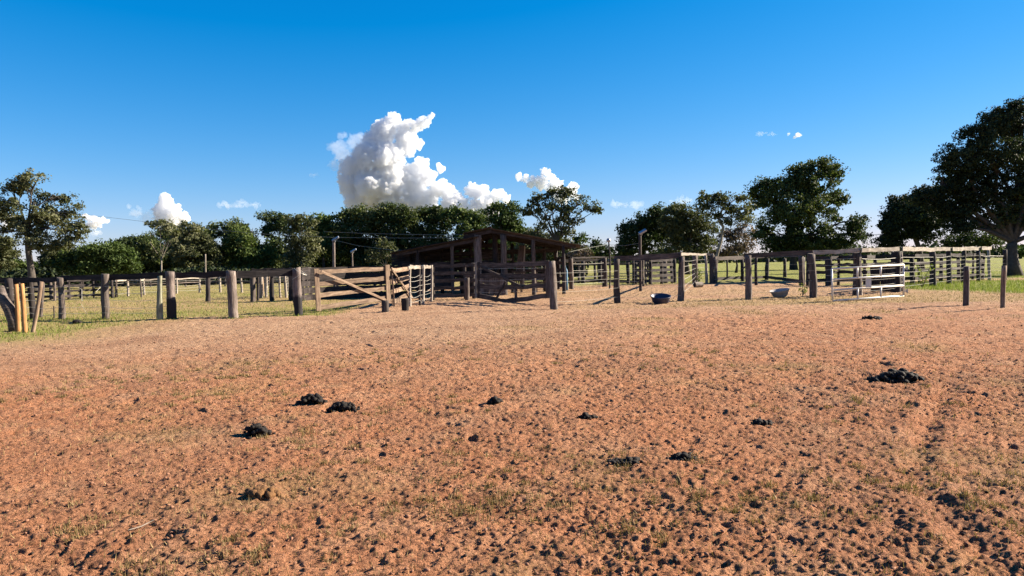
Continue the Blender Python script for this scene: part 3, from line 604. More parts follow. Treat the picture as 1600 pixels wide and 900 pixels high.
# ---------------------------------------------------------------- tubs and log
def lathe(mb, prof, n=20, m=None, ang=2 * math.pi, a0=0.0):
    V = []; k = len(prof)
    for i in range(n + 1):
        a = a0 + ang * i / n
        for (r, z) in prof:
            v = Vector((r * math.cos(a), r * math.sin(a), z)); V.append(m @ v if m else v)
    mb.add(V, [(i * k + j, i * k + j + 1, (i + 1) * k + j + 1, (i + 1) * k + j) for i in range(n) for j in range(k - 1)])
q = G(1032, 473); q.z = H(q.x, q.y)
tb = thing('feed_tub', 'dark blue feed tub lying on the trampled dirt', 'tub', q)
mt = Matrix.Translation(q + Vector((0, 0, .03))) @ Matrix.Rotation(math.radians(12), 4, 'X')
mb = MB(); lathe(mb, [(.0, 0), (.26, .0), (.31, .04), (.37, .26), (.39, .27), (.38, .25), (.30, .06), (.25, .03), (0, .03)], 24, mt); mb.build('body', M['tub'], tb, True)
mb = MB(); lathe(mb, [(.375, .262), (.395, .262), (.395, .275), (.375, .275)], 24, mt); mb.build('rim', M['tub'], tb, True)
q = G(1219, 464); q.z = H(q.x, q.y)
tb = thing('feed_tub', 'pale grey feed tub in front of the weed, its right side sunlit', 'tub', q)
mt = Matrix.Translation(q + Vector((0.0, 0, .13))) @ Matrix.Rotation(math.radians(-55), 4, 'Z') @ Matrix.Rotation(math.radians(38), 4, 'Y')
mt = Matrix.Translation(q + Vector((0, 0, .11))) @ Matrix.Rotation(math.radians(-9), 4, 'Y') @ Matrix.Rotation(math.radians(4), 4, 'X')
mb = MB(); lathe(mb, [(0, -.1), (.24, -.1), (.29, -.05), (.38, .17), (.40, .18)], 24, mt); mb.build('body', M['tubg'], tb, True)
mb = MB(); lathe(mb, [(.398, .184), (.375, .17), (.275, -.03), (0, -.05)], 24, mt); mb.build('inside', M['tubg'], tb, True)
q = G(1090, 449); q.z = H(q.x, q.y); lg = thing('cut_log', 'short cut log lying on the ground by the vine covered post', 'log', q)
mb = MB(); mb.tube([q + Vector((-.2, -.1, .17)), q + Vector((.05, 0, .17)), q + Vector((.28, .1, .17))], [.16, .165, .16], 12, True, .06); mb.build('bark', M['pale'], lg)
mb = MB(); mb.tube([q + Vector((-.212, -.105, .17)), q + Vector((-.2, -.1, .17))], [.13, .14], 12, True, .06); mb.build('cut_face', M['dark'], lg)

# ---------------------------------------------------------------- lamp poles and cables
def lamp_pole(label, px, tpy, Y, wpx, style, mat='grey'):
    tp_ = D(px, tpy, Y); q = Vector((tp_.x, Y, 0)); t = thing('lamp_pole', label, 'lamp post', q)
    post_part(t, q, tp_.z, wpx * Y / F / 2, M[mat], knob=.05, name='pole')
    mb = MB()
    if style == 'flood':
        m = Matrix.Translation(tp_ + Vector((.12, -.1, .06))) @ Matrix.Rotation(-.5, 4, 'Y') @ Matrix.Rotation(.4, 4, 'X'); mb.box((0, 0, 0), .42, .22, .09, m); mb.box((-.1, 0, -.08), .06, .06, .14, m); mb.build('lamp_head', M['lamp'], t)
    else:
        m = Matrix.Translation(tp_ + Vector((0, 0, .02))); lathe(mb, [(0, .16), (.07, .15), (.12, .08), (.13, 0), (.08, -.06), (0, -.07)], 12, m); mb.build('lamp_head', M['lamp'], t, True)
    return t
lamp_pole('grey pole with flood lamp behind the tan gate', 521.5, 375, 42, 5, 'flood')
lamp_pole('thin short pole with small lamp right of the first lamp pole', 550, 393, 50, 2.6, 'flood')
lamp_pole('thick weathered pole with tilted lamp rising from the corral', 1000, 364, 39, 5, 'flood', 'brown')
lamp_pole('slim dark pole with round bulb lamp right of the shed', 951, 377, 42, 2.6, 'bulb', 'dark')
q = D(321, 397, 60); o = post_part(None, Vector((q.x, 60, 0)), q.z, .06, M['pale'], knob=.03, name='bare_pole'); tagit(o, 'bare pale pole against the dark woodland at left', 'pole')
def cable(label, pts, r=.012):
    mb = MB(); P_ = []
    for a_, c_ in zip(pts[:-1], pts[1:]):
        for k in range(8): P_.append(Vector(a_).lerp(Vector(c_), k / 8))
    P_.append(Vector(pts[-1])); mb.tube(P_, r, 5, True); tagit(mb.build('overhead_cable', M['cable'], None, origin=P_[0]), label, 'cable')
cable('long sagging cable from the left tree past the lamp pole to the shed', [D(-40, 300, 60), D(60, 328, 57), D(130, 335, 55), D(300, 355, 50), D(400, 365, 46), D(522, 371, 42), D(640, 372, 39), D(742, 371, 37.2)], .010)
cable('upper cable crossing above the shed roof left slope', [D(506, 362, 42), D(580, 365, 40), D(680, 367, 38.5), D(742, 366, 37.6)], .010)
cable('cable slanting from the lamp pole down to the shed eave', [D(522, 375, 41.8), D(560, 384, 41), D(615, 391, 40), D(660, 390, 38)], .009)
cable('cable between the bulb lamp pole and the shed right eave', [D(888, 394, 38), D(915, 388, 40), D(950, 382, 42), D(975, 384, 40.5), D(1000, 380, 39)], .008)

# ---------------------------------------------------------------- trees
def leaves_mesh(name, C, N_, L, wid=.5):
    n = len(C); up = NR.normal(size=(n, 3)); a = np.cross(N_, up); a /= np.linalg.norm(a, axis=1)[:, None] + 1e-9
    b = np.cross(N_, a); L = L[:, None]; fold = N_ * L * .10
    V = np.stack([C - a * L / 2, C + b * L * wid / 2 + fold, C + a * L / 2, C - b * L * wid / 2 + fold], 1).reshape(-1, 3)
    m = fast_mesh(name, V, np.arange(n * 4).reshape(n, 4))
    return m
def setvar(m, v, k):
    at = m.attributes.new('var', 'FLOAT', 'POINT'); at.data.foreach_set('value', np.repeat(np.clip(v, 0, 1), k).astype(np.float32))
def tree(label, px, Y, lobes, mat='leaf', lai=3.4, trunk=.25, fork=.35, bark='bark', name='tree', leaf=1.0, tx=None, airy=.0, cat='tree', limbs=True, tpath=None, group=None):
    sc = Y / F; q = D(px, 430, Y); q.z = H(q.x, Y) if Y < 60 else 0.0
    t = thing(name, label, cat, q, group); C = []; Rr = []
    for (cx, cy, rx, ry) in lobes:
        c = D(cx, cy, Y + R.uniform(-.45, .45) * (rx + ry) / 2 * sc); C.append(np.array(c)); Rr.append(np.array([rx * sc, (rx + ry) / 2 * sc * .95, ry * sc]) * 1.1)
    L0 = Y * .0029 * leaf; allC = []; allN = []; cents = []; big_ = np.zeros(0)
    for c, r in zip(C, Rr):
        area = math.pi * r[0] * r[2]; nl = int(1.5 * lai * area / (L0 * L0 * .34)); per = 40; nc = max(5, int(nl / per))
        u = NR.normal(size=(nc, 3)); u /= np.linalg.norm(u, axis=1)[:, None]
        rad = (.35 + .62 * NR.random(nc) ** .5) * (1 + .06 * np.clip(NR.normal(size=nc), -2, 2)); cc = c + u * r * rad[:, None]
        keep = vnoise(cc / (L0 * 9) + 5) > (-.75 + airy * 1.6); cc = cc[keep]; u = u[keep]; rad = rad[keep]
        kp = cc[:, 2] > .25; cc = cc[kp]; u = u[kp]; rad = rad[kp]
        if len(cc) == 0: continue
        cents.append(cc); k = np.repeat(np.arange(len(cc)), per)
        cr_ = L0 * (1.6 + 1.9 * NR.random(len(cc))); big_ = np.concatenate([big_, np.where(np.repeat(rad[:len(cc)] < .62, per), 1.75, 1.0)])
        jv = NR.normal(size=(len(k), 3)); jv /= np.linalg.norm(jv, axis=1)[:, None]; jv *= (NR.random(len(k)) ** .45)[:, None]
        p = cc[k] + jv * cr_[k][:, None] * np.array([1.1, 1.1, .7])
        nn = NR.normal(size=(len(k), 3)) + u[k] * .5 + np.array([0, 0, .5]); nn /= np.linalg.norm(nn, axis=1)[:, None]
        allC.append(p); allN.append(nn)
    P_ = np.concatenate(allC); N_ = np.concatenate(allN); o3 = np.array(q)
    keep = P_[:, 2] > .1; P_ = P_[keep]; N_ = N_[keep]; big_ = big_[keep]
    m = leaves_mesh('crown', P_ - o3, N_, L0 * (.6 + .8 * NR.random(len(P_))) * big_, .62)
    v = .45 + .45 * vnoise(P_ / (L0 * 14)) + .22 * NR.normal(size=len(P_)); setvar(m, v, 4); link('crown', m, M[mat], t)
    if limbs:
        mb = MB(); zt = max(c[2] for c in C)
        if tpath: path = [D(a_, b_, Y) for a_, b_ in tpath]; path[0] = Vector((path[0].x, Y, -.1))
        else:
            fk = Vector((q.x + R.gauss(0, .02) * zt, Y, zt * fork)); path = [Vector((q.x, Y, -.1)), Vector((q.x + R.gauss(0, .1), Y, zt * fork * .5)), fk]
        nP = len(path); mb.tube(path, [trunk * (1.35 if i == 0 else 1 - .35 * i / (nP - 1)) for i in range(nP)], 9, True, .12); fk = path[-1]
        for c, r, cc in zip(C, Rr, cents + [None] * (len(C) - len(cents))):
            c = Vector(c); src = fk if c.z > fk.z * .8 else path[max(0, nP - 2)]
            mid = src.lerp(c, .5) + Vector((R.gauss(0, .08), R.gauss(0, .08), R.uniform(0, .12))) * (c - src).length
            l_ = (c - src).length; mb.tube([src, mid, c], [trunk * .42, trunk * .24, trunk * .10], 6, False, .1)
            if cc is not None:
                for k in range(min(9, len(cc))):
                    e = Vector(cc[R.randrange(len(cc))]); m1 = c.lerp(e, .5) + Vector((R.gauss(0, .1), R.gauss(0, .1), R.gauss(0, .1))) * (e - c).length
                    st = mid.lerp(c, R.uniform(.2, 1)); mb.tube([st, m1, e], [trunk * .15, trunk * .09, trunk * .03], 4, False)
        mb.build('trunk', M[bark], t, True)
    return t
# left edge
tree('tall broad tree with open crown and forked trunk at far left', 47, 62, [(50, 290, 28, 22), (85, 305, 28, 22), (22, 305, 22, 22), (100, 330, 24, 24), (60, 325, 32, 25), (112, 362, 22, 20), (80, 355, 30, 22), (30, 352, 28, 20), (-5, 330, 22, 24), (60, 382, 26, 12), (100, 380, 20, 12), (-8, 365, 22, 18)], 'leafo', 2.3, .30, airy=.42, tpath=[(52, 450), (49, 425), (44, 390), (42, 360)])
tree('dark leafy tree cut by the left edge below the tall tree', -12, 66, [(-5, 380, 26, 18), (8, 395, 18, 16), (-20, 400, 24, 20), (5, 412, 16, 10)], 'leafo', 3, .2, airy=.1)
tree('low light green bush under the tall left tree', 18, 90, [(10, 412, 20, 8), (30, 416, 18, 7), (55, 418, 14, 6)], 'leafg', 3, .1, name='bush', cat='bush', limbs=False)
tree('round dense dark green bush tree left of the woodland', 150, 72, [(160, 395, 36, 18), (185, 404, 26, 20), (125, 405, 28, 18), (150, 420, 45, 14), (100, 412, 20, 14), (200, 415, 16, 14)], 'leafg', 3.6, .2)
tree('small olive tree between the tall tree and the round bush', 90, 80, [(95, 393, 18, 16), (80, 405, 20, 14), (100, 415, 25, 12), (70, 422, 18, 10)], 'leafo', 3, .15)
# the woodland: each its own crown
wl = [
 ('low dark tree at the left end of the woodland', 215, 98, [(215, 382, 34, 16), (190, 388, 24, 14), (240, 392, 26, 20), (215, 408, 38, 18)], 'leaf', 3.6, .25, 0),
 ('airy pale tree with thin white trunk rising above the left woodland', 252, 84, [(252, 352, 24, 9), (235, 362, 12, 10), (270, 362, 18, 10), (258, 378, 18, 12), (245, 395, 14, 10)], 'leafo', 1.5, .11, .25),
 ('olive tree with slanted pale trunk beside the airy tree', 300, 88, [(295, 358, 20, 10), (300, 372, 32, 16), (285, 388, 26, 16), (320, 385, 26, 20), (305, 402, 34, 16)], 'leafo', 3, .2, .05),
 ('dark tree with bare twigs on top in the left woodland', 350, 92, [(348, 358, 24, 13), (375, 352, 22, 10), (360, 375, 34, 20), (350, 398, 36, 20)], 'leaf', 3.2, .25, 0),
 ('bright green tree in the middle of the left woodland', 395, 90, [(395, 356, 24, 16), (380, 385, 26, 20), (405, 395, 26, 24), (390, 412, 32, 14)], 'leafg', 3.2, .22, 0),
 ('dark round crowned tree with taller top left of the greyish tree', 420, 94, [(418, 344, 22, 12), (438, 348, 20, 13), (420, 368, 26, 20), (425, 395, 26, 22)], 'leaf', 3.4, .25, 0),
 ('grey green tree with thin straight trunk left of the lamp pole', 472, 84, [(470, 345, 22, 11), (468, 365, 24, 18), (480, 385, 24, 20), (455, 388, 18, 20), (465, 408, 26, 14)], 'leafo', 2.4, .14, .12),
 ('spreading flat topped green tree above the lamp pole', 505, 92, [(500, 343, 22, 8), (515, 350, 16, 10), (498, 362, 24, 16), (505, 385, 26, 16)], 'leafg', 3, .2, .05),
 ('dark domed tree right of the dip in the woodland skyline', 555, 92, [(545, 340, 22, 14), (570, 338, 24, 14), (560, 358, 38, 22), (550, 385, 34, 22), (580, 395, 30, 22)], 'leaf', 3.6, .3, 0),
 ('tallest rounded crown of the woodland left of the shed', 615, 90, [(612, 332, 24, 14), (632, 338, 22, 14), (595, 342, 22, 14), (615, 358, 34, 20), (620, 385, 34, 20), (590, 405, 28, 16)], 'leaf', 3.4, .3, 0),
 ('small olive tree with pale trunk in front of the tall rounded crown', 600, 70, [(592, 390, 14, 11), (603, 380, 12, 9), (585, 402, 13, 9), (610, 398, 12, 10)], 'leafo', 2.2, .11, .1),
 ('dark green tree behind the left slope of the shed roof', 672, 92, [(670, 335, 24, 13), (655, 348, 22, 16), (690, 345, 22, 14), (672, 365, 34, 20), (680, 390, 34, 20)], 'leaf', 3.4, .28, 0),
 ('mid green tree directly behind the shed ridge', 735, 90, [(715, 335, 26, 12), (740, 342, 22, 14), (725, 358, 34, 18), (745, 375, 32, 18), (720, 395, 32, 16)], 'leafg', 3.2, .28, 0),
 ('bushy tree with small peaks just right of the shed ridge', 790, 86, [(772, 325, 14, 10), (795, 328, 20, 12), (783, 345, 28, 18), (800, 365, 32, 18), (790, 390, 34, 18)], 'leafg', 3.2, .25, .05),
 ('tall open grey green tree with twisted branches right of the shed ridge', 873, 74, [(880, 300, 18, 9), (862, 303, 12, 8), (838, 312, 14, 9), (865, 320, 20, 12), (830, 328, 18, 12), (905, 315, 14, 9), (922, 320, 12, 8), (932, 328, 5, 5), (890, 335, 18, 14), (850, 345, 24, 14), (880, 358, 18, 12), (840, 362, 22, 12)], 'leafo', 1.9, .22, .25),
 ('olive scrub tree under the open grey green tree', 850, 80, [(835, 372, 26, 12), (865, 378, 22, 12), (850, 392, 34, 14), (820, 395, 26, 14)], 'leafo', 2.8, .15, .05),
 ('dark filler tree behind the slanted pale trunk', 325, 100, [(322, 368, 26, 16), (340, 380, 24, 18), (318, 395, 28, 20), (335, 412, 30, 14)], 'leaf', 3.4, .2, 0),
 ('shaded tree at the back between airy tree and bright green tree', 275, 102, [(268, 372, 26, 16), (255, 386, 26, 18), (285, 392, 28, 18), (270, 410, 34, 14)], 'leaf', 3.4, .2, 0),
 ('shaded tree at the back beneath the flat topped green tree', 520, 102, [(520, 368, 26, 16), (508, 382, 28, 18), (530, 392, 28, 18), (515, 410, 34, 14)], 'leaf', 3.4, .2, 0),
 ('shaded tree at the back left of the dark round crowned tree', 378, 102, [(378, 362, 24, 12), (368, 378, 26, 16), (390, 386, 26, 18), (375, 408, 34, 16)], 'leaf', 3.4, .2, 0),
 ('small rounded tree just above the right eave of the shed', 905, 88, [(905, 372, 13, 7), (900, 385, 16, 9), (908, 396, 14, 9)], 'leafg', 2.8, .12, 0),
 ('leafless brown shrub against the right eave of the shed', 905, 66, [(905, 395, 16, 10), (900, 404, 18, 8), (915, 402, 12, 8)], 'leafb', 2.2, .06, 0),
 ('small distant tree left of the bulb lamp pole', 935, 105, [(935, 382, 14, 6), (930, 392, 17, 8), (945, 395, 15, 8), (935, 403, 24, 7)], 'leaf', 2.8, .15, 0),
]
for lb, px, Y, lobes, mt_, lai, tr, airy in wl:
    tree(lb, px, Y, lobes, mt_, lai, tr, airy=airy, bark='barkpale' if 'pale' in lb or 'thin' in lb else 'bark', fork=.42, tpath=None)
# right groups
tree('broad dark tree at the left end of the right hand grove', 1010, 84, [(1035, 333, 22, 13), (1005, 348, 22, 13), (985, 362, 18, 14), (1020, 355, 28, 16), (985, 382, 24, 16), (1015, 378, 30, 16), (975, 395, 16, 12), (1040, 360, 24, 18)], 'leaf', 3.2, .28)
tree('dusty olive tree in the middle of the right hand grove', 1075, 80, [(1060, 330, 22, 13), (1080, 342, 26, 14), (1095, 360, 26, 16), (1065, 365, 28, 18), (1090, 382, 30, 14), (1060, 388, 26, 12), (1050, 348, 20, 14)], 'leafo', 3.0, .26, airy=.05)
tree('slender open tree with pale forked trunk left of the huge dark tree', 1118, 72, [(1104, 308, 20, 10), (1125, 312, 16, 9), (1149, 311, 18, 10), (1096, 322, 15, 9), (1157, 326, 16, 11), (1128, 326, 18, 9), (1142, 342, 22, 10), (1112, 336, 14, 8), (1165, 342, 10, 8)], 'leafo', 1.7, .17, airy=.10, bark='barkpale', tpath=[(1117, 440), (1120, 400), (1127, 375), (1130, 355), (1122, 340)])
tree('brownish scrub tree beneath the slender open tree', 1150, 86, [(1140, 372, 20, 14), (1160, 385, 18, 14), (1130, 390, 22, 12), (1165, 362, 12, 12)], 'leafb', 2.2, .14, airy=.1)
tree('huge dark spreading tree in the field behind the corral', 1240, 100, [(1280, 262, 28, 15), (1308, 270, 14, 14), (1250, 272, 20, 14), (1230, 290, 28, 16), (1195, 298, 26, 20), (1270, 290, 28, 20), (1200, 330, 30, 26), (1240, 325, 36, 28), (1285, 325, 34, 24), (1320, 345, 32, 24), (1215, 365, 40, 22), (1265, 365, 44, 24), (1325, 368, 30, 18), (1225, 385, 34, 12), (1290, 384, 44, 11), (1308, 310, 20, 12)], 'leaf', 3.6, .45, airy=.12, fork=.3)
tree('dark tree leaning into the big right hand tree', 1440, 76, [(1425, 320, 26, 16), (1400, 335, 20, 18), (1385, 355, 22, 20), (1415, 355, 34, 20), (1440, 340, 30, 22), (1390, 378, 22, 11), (1450, 360, 22, 16), (1452, 308, 24, 18), (1472, 332, 28, 20), (1405, 318, 14, 12), (1378, 368, 16, 14)], 'leafd', 4.2, .3, tpath=[(1440, 420), (1436, 388), (1430, 372), (1425, 355)], airy=.05)
tree('enormous dark tree filling the right edge of the view', 1582, 54, [(1595, 178, 34, 22), (1560, 195, 32, 22), (1530, 215, 30, 22), (1500, 250, 32, 26), (1560, 240, 44, 34), (1620, 220, 44, 40), (1470, 285, 30, 22), (1520, 290, 40, 28), (1590, 290, 50, 34), (1450, 310, 26, 18), (1490, 325, 34, 20), (1545, 335, 36, 22), (1640, 290, 40, 44), (1600, 345, 44, 16), (1660, 340, 50, 30), (1670, 240, 40, 40), (1500, 352, 24, 14)], 'leafd', 4.0, .5, fork=.26, tpath=[(1583, 432), (1582, 410), (1580, 390), (1582, 378)], airy=.24)
tree('lower hanging foliage tree behind the huge right hand trunk', 1530, 74, [(1500, 375, 24, 12), (1530, 370, 24, 14), (1550, 380, 20, 10), (1490, 383, 14, 7)], 'leaf', 3.0, .2)
for lb, px, Y, r in (('tiny far tree on the horizon left of the leaning dark tree', 1342, 230, 14), ('tiny far tree on the horizon between the two dark right trees', 1462, 240, 12), ('far low tree on the horizon right of the huge trunk', 1592, 220, 16), ('far low treetop just beyond the receding fence', 1480, 200, 10)):
    tree(lb, px, Y, [(px, 393, r, 6), (px + 8, 396, r * .8, 5)], 'leafg', 2.6, .2, name='distant_tree')
# far wood behind everything, one mass; low front row stands in for shade
mb_c = []; mb_n = []
def woods(x0, x1, Y0, Y1, h, n):
    P_ = np.stack([NR.uniform(x0, x1, n), NR.uniform(Y0, Y1, n), NR.random(n) ** .8 * h], 1)
    P_[:, 2] *= .75 + .45 * vnoise(np.stack([P_[:, 0] * .12, P_[:, 1] * .05, P_[:, 0] * 0], 1)); return P_
Pw = np.concatenate([woods(-74, 10, 101, 112, 4.2, 20000), woods(-64, 8, 76, 84, 1.9, 11000), woods(-260, 260, 300, 330, 7.0, 9000), woods(20, 330, 330, 350, 5.0, 5000)])
Nw = NR.normal(size=Pw.shape); Nw /= np.linalg.norm(Nw, axis=1)[:, None]
m = leaves_mesh('far_wood', Pw, Nw, Pw[:, 1] * .0058, .8); setvar(m, .35 + .3 * NR.normal(size=len(Pw)), 4)
tagit(link('far_wood', m, M['leafd']), 'dark undergrowth, partly standing in for tree shade, and distant wood along the horizon', 'woodland', kind='stuff')

# saplings and weeds (leafy plants in the corral)
def sapling(label, px, py, h, n, mat='gblade', spread=.3, L=.12, cat='plant'):
    q = G(px, py); q.z = H(q.x, q.y); t = thing('sapling', label, cat, q)
    mb = MB(); C = []
    for k in range(5):
        e = q + Vector((R.gauss(0, spread), R.gauss(0, spread), h * R.uniform(.6, 1))); mb.tube([q, q.lerp(e, .5) + Vector((R.gauss(0, .03), 0, .05)), e], [.012, .009, .004], 4, False)
        C += [np.array(q.lerp(e, R.uniform(.3, 1.05))) + NR.normal(size=3) * .06 for _ in range(n // 5)]
    mb.build('stem', M['bark'], t); C = np.array(C); N_ = NR.normal(size=C.shape); N_ /= np.linalg.norm(N_, axis=1)[:, None]
    m = leaves_mesh('foliage', C - np.array(q), N_, L * (.6 + .8 * NR.random(len(C)))); setvar(m, .5 + .25 * NR.normal(size=len(C)), 4); link('foliage', m, M[mat], t)
sapling('leafy young shrub in front of the bright topped fence', 1441, 450, 1.25, 120, 'gblade')
sapling('small leafy weed beside the pale grey tub', 1254, 463, .55, 60, 'gblade', .12, .09)
sapling('green vine climbing the thick post by the cut log', 1091, 447, 1.2, 110, 'leafg', .12, .11)
sapling('tall thin weed stalks by the mid corral crush pen', 1010, 447, 1.9, 50, 'leafo', .2, .09)

# ---------------------------------------------------------------- grass blades, clods (nobody could count them)
def in_view(x, y): px, py = project(x, y, np.zeros_like(x)); return (px > -260) & (px < 1860)
def scatter(n, y0, y1, power=1.0):
    """points over the ground in front of the camera, denser near it"""
    r = y0 * (y1 / y0) ** (NR.random(n) ** power); th = NR.uniform(-.68, .68, n); return r * np.sin(th), r * np.cos(th)
def blades(x, y, L, wd, lean=.8):
    n = len(x); z = hgt(x, y); a = NR.uniform(0, 2 * math.pi, n); b = NR.uniform(0, 2 * math.pi, n); ln = np.abs(NR.normal(size=n)) * lean
    dx = np.cos(a) * wd; dy = np.sin(a) * wd
    tx = np.cos(b) * L * np.sin(np.clip(ln, 0, 1.45)); ty = np.sin(b) * L * np.sin(np.clip(ln, 0, 1.45)); tz = L * np.cos(np.clip(ln, 0, 1.45))
    z0 = z - .006
    return np.stack([np.stack([x - dx, y - dy, z0], 1), np.stack([x + dx, y + dy, z0], 1), np.stack([x + tx, y + ty, z0 + tz + .004], 1)], 1).reshape(-1, 3)
def blade_obj(name, label, V, mat, v, cat='grass'):
    m = fast_mesh(name, V, np.arange(len(V)).reshape(-1, 3)); setvar(m, v, 3); tagit(link(name, m, M[mat]), label, cat, kind='stuff')
# dry and green tufts in the foreground sand
patches = [(780, 785, .34), (830, 770, .3), (740, 800, .2), (1220, 795, .2), (1180, 790, .22), (160, 822, .22), (380, 870, .4), (260, 888, .15), (480, 682, .4), (300, 622, .6), (1310, 632, .6), (190, 590, .8), (100, 610, .7), (395, 585, .5), (640, 640, .5), (1000, 560, 1.0), (1110, 770, .3), (970, 720, .3), (1560, 770, .4), (1500, 800, .3), (1000, 830, .2), (600, 560, .9), (1350, 760, .3), (680, 720, .4), (560, 800, .3)]
X = []; Yy = []
for px, py, s in patches:
    q = G(px, py); n = int(1500 * s ** .6 * R.uniform(.6, 1.1)); sub = NR.normal(size=(max(6, n // 45), 2)) * s
    k = NR.integers(0, len(sub), n); X.append(q.x + sub[k, 0] + NR.normal(size=n) * .035); Yy.append(q.y + sub[k, 1] * .8 + NR.normal(size=n) * .035)
x1, yy1 = scatter(260000, 3.0, 26); msk = (lown(x1, yy1, .55, 21.0) * .9 + lown(x1, yy1, 5.0, 4.0) * .75) > NR.uniform(.30, .68, len(x1)); x1 = x1[msk]; yy1 = yy1[msk]
x2, yy2 = scatter(14000, 3.0, 14)
X = np.concatenate(X + [x1, x2]); Yy = np.concatenate(Yy + [yy1, yy2]); r_ = np.sqrt(X ** 2 + Yy ** 2)
keep = r_ > 2.9; X = X[keep]; Yy = Yy[keep]; r_ = r_[keep]
V = blades(X, Yy, (.018 + .035 * NR.random(len(X))) * (1 + .02 * r_), .0016 + .00035 * r_, 1.0)
blade_obj('dry_grass', 'sparse dry grass tufts scattered over the red sand', V, 'dblade', .35 + .28 * NR.normal(size=len(X)) + .1 * lown(X, Yy, 2.0, 9))
# green fence line grass
def zone(n, px0, px1, py0, py1):
    P_ = [(NR.uniform(px0, px1, n), NR.uniform(py0, py1, n))]; u, v = P_[0]
    dx = FWD.x + RGT.x * (u - 800) / F + UPV.x * (450 - v) / F; dy = FWD.y + RGT.y * (u - 800) / F + UPV.y * (450 - v) / F; dz = FWD.z + RGT.z * (u - 800) / F + UPV.z * (450 - v) / F
    t = -EYE.z / dz; return dx * t, dy * t
XS = []; YS_ = []
for n, *zz in ((30000, -80, 480, 470, 545), (16000, 90, 480, 455, 480), (26000, 1400, 1680, 424, 474), (9000, 470, 680, 470, 495), (8000, 0, 700, 440, 456), (12000, 860, 1500, 425, 480)):
    x_, y_ = zone(n, *zz); g_, d_, t_ = masks(x_, y_); ok = NR.random(n) < g_ * 1.1; XS.append(x_[ok]); YS_.append(y_[ok])
for q in BL:   # clumps at the post feet
    XS.append(q.x + NR.normal(size=160) * .25); YS_.append(q.y + NR.normal(size=160) * .2)
X = np.concatenate(XS); Yy = np.concatenate(YS_); ln = lown(X, Yy, .9, 2.0)
V = blades(X, Yy, (.04 + .07 * NR.random(len(X))) * (1 + .9 * np.clip(ln, 0, 1) + .8 * (X > 17)), .008 + .004 * NR.random(len(X)), .7)
blade_obj('green_grass', 'green grass along the fences and in the paddocks', V, 'gblade', .5 + .28 * NR.normal(size=len(X)) + .3 * ln)
XS = []; YS_ = []
for n, *zz in ((30000, 860, 1640, 455, 500), (14000, -40, 900, 440, 510), (12000, 860, 1640, 430, 456)):
    x_, y_ = zone(n, *zz); g_, d_, t_ = masks(x_, y_); ok = NR.random(n) < d_ * .9; XS.append(x_[ok]); YS_.append(y_[ok])
X = np.concatenate(XS); Yy = np.concatenate(YS_)
V = blades(X, Yy, .03 + .05 * NR.random(len(X)), .008 + .005 * NR.random(len(X)), .9)
blade_obj('straw_grass', 'yellow dry grass strip in front of the corral', V, 'dblade', .45 + .25 * NR.normal(size=len(X)))
# soil clods
def lump_base(seed, n=1):
    bm = bmesh.new(); bmesh.ops.create_icosphere(bm, subdivisions=n, radius=1); V = np.array([v.co[:] for v in bm.verts]); Fs = np.array([[v.index for v in f.verts] for f in bm.faces]); bm.free()
    V = V * (1 + .75 * fbm(V * 1.7 + seed, 3))[:, None]; return V, Fs
def lumps(name, label, x, y, z, s, mat, kind='stuff', cat='soil', flat=.7, sub=1, parent=None, sink=.2, seeds=4):
    n = len(x); Vs = []; Fs = []; off = 0
    for k in range(seeds):
        i = np.arange(k, n, seeds)
        if len(i) == 0: continue
        V0, F0 = lump_base(k * 9.1 + 2, sub); a = NR.uniform(0, 6.28, len(i)); c, s_ = np.cos(a), np.sin(a); sz = s[i]
        st = NR.uniform(.7, 1.35, (len(i), 1)); vx = V0[None, :, 0] * st; vy = V0[None, :, 1] / st; vz = V0[None, :, 2] * flat
        P_ = np.stack([(vx * c[:, None] - vy * s_[:, None]) * sz[:, None] + x[i][:, None], (vx * s_[:, None] + vy * c[:, None]) * sz[:, None] + y[i][:, None], (vz + flat * (1 - sink)) * sz[:, None] + z[i][:, None]], -1)
        Vs.append(P_.reshape(-1, 3)); Fs.append((F0[None] + (np.arange(len(i)) * len(V0))[:, None, None]).reshape(-1, 3) + off); off += len(i) * len(V0)
    V = np.concatenate(Vs); o3 = np.array([0, 0, 0.0])
    if kind != 'stuff': o3 = np.array([x.mean(), y.mean(), z.mean()]); V = V - o3
    o = link(name, fast_mesh(name, V, np.concatenate(Fs), sub > 1), mat); o.location = o3
    return tagit(o, label, cat, kind=kind if kind == 'stuff' else None)
cl = plain('soil_clod', (0.227, 0.114, 0.068), .95, 0, .45, 3.0, .3); dk = plain('dark_litter', (0.032, 0.022, 0.016), .9, 0, .5, 5.0, .3)
x, y = scatter(12000, 3.1, 20, .8); k = lown(x, y, .8, 13) > NR.uniform(-.6, .25, len(x)); x, y = x[k], y[k]; r_ = np.sqrt(x * x + y * y)
lumps('soil_clods', 'small crumbly clods of red soil over the yard', x, y, hgt(x, y), np.minimum(np.exp(NR.normal(-5.2, .45, len(x))), .014) * (1 + .03 * r_), cl)
x, y = scatter(3000, 3.1, 26, .7); k = lown(x, y, .7, 31) > NR.uniform(-.3, .4, len(x)); x, y = x[k], y[k]; r_ = np.sqrt(x * x + y * y)
lumps('dark_litter', 'dark crumbs of old dung and litter over the yard', x, y, hgt(x, y), np.minimum(np.exp(NR.normal(-5.3, .5, len(x))), .012) * (1 + .03 * r_), dk)

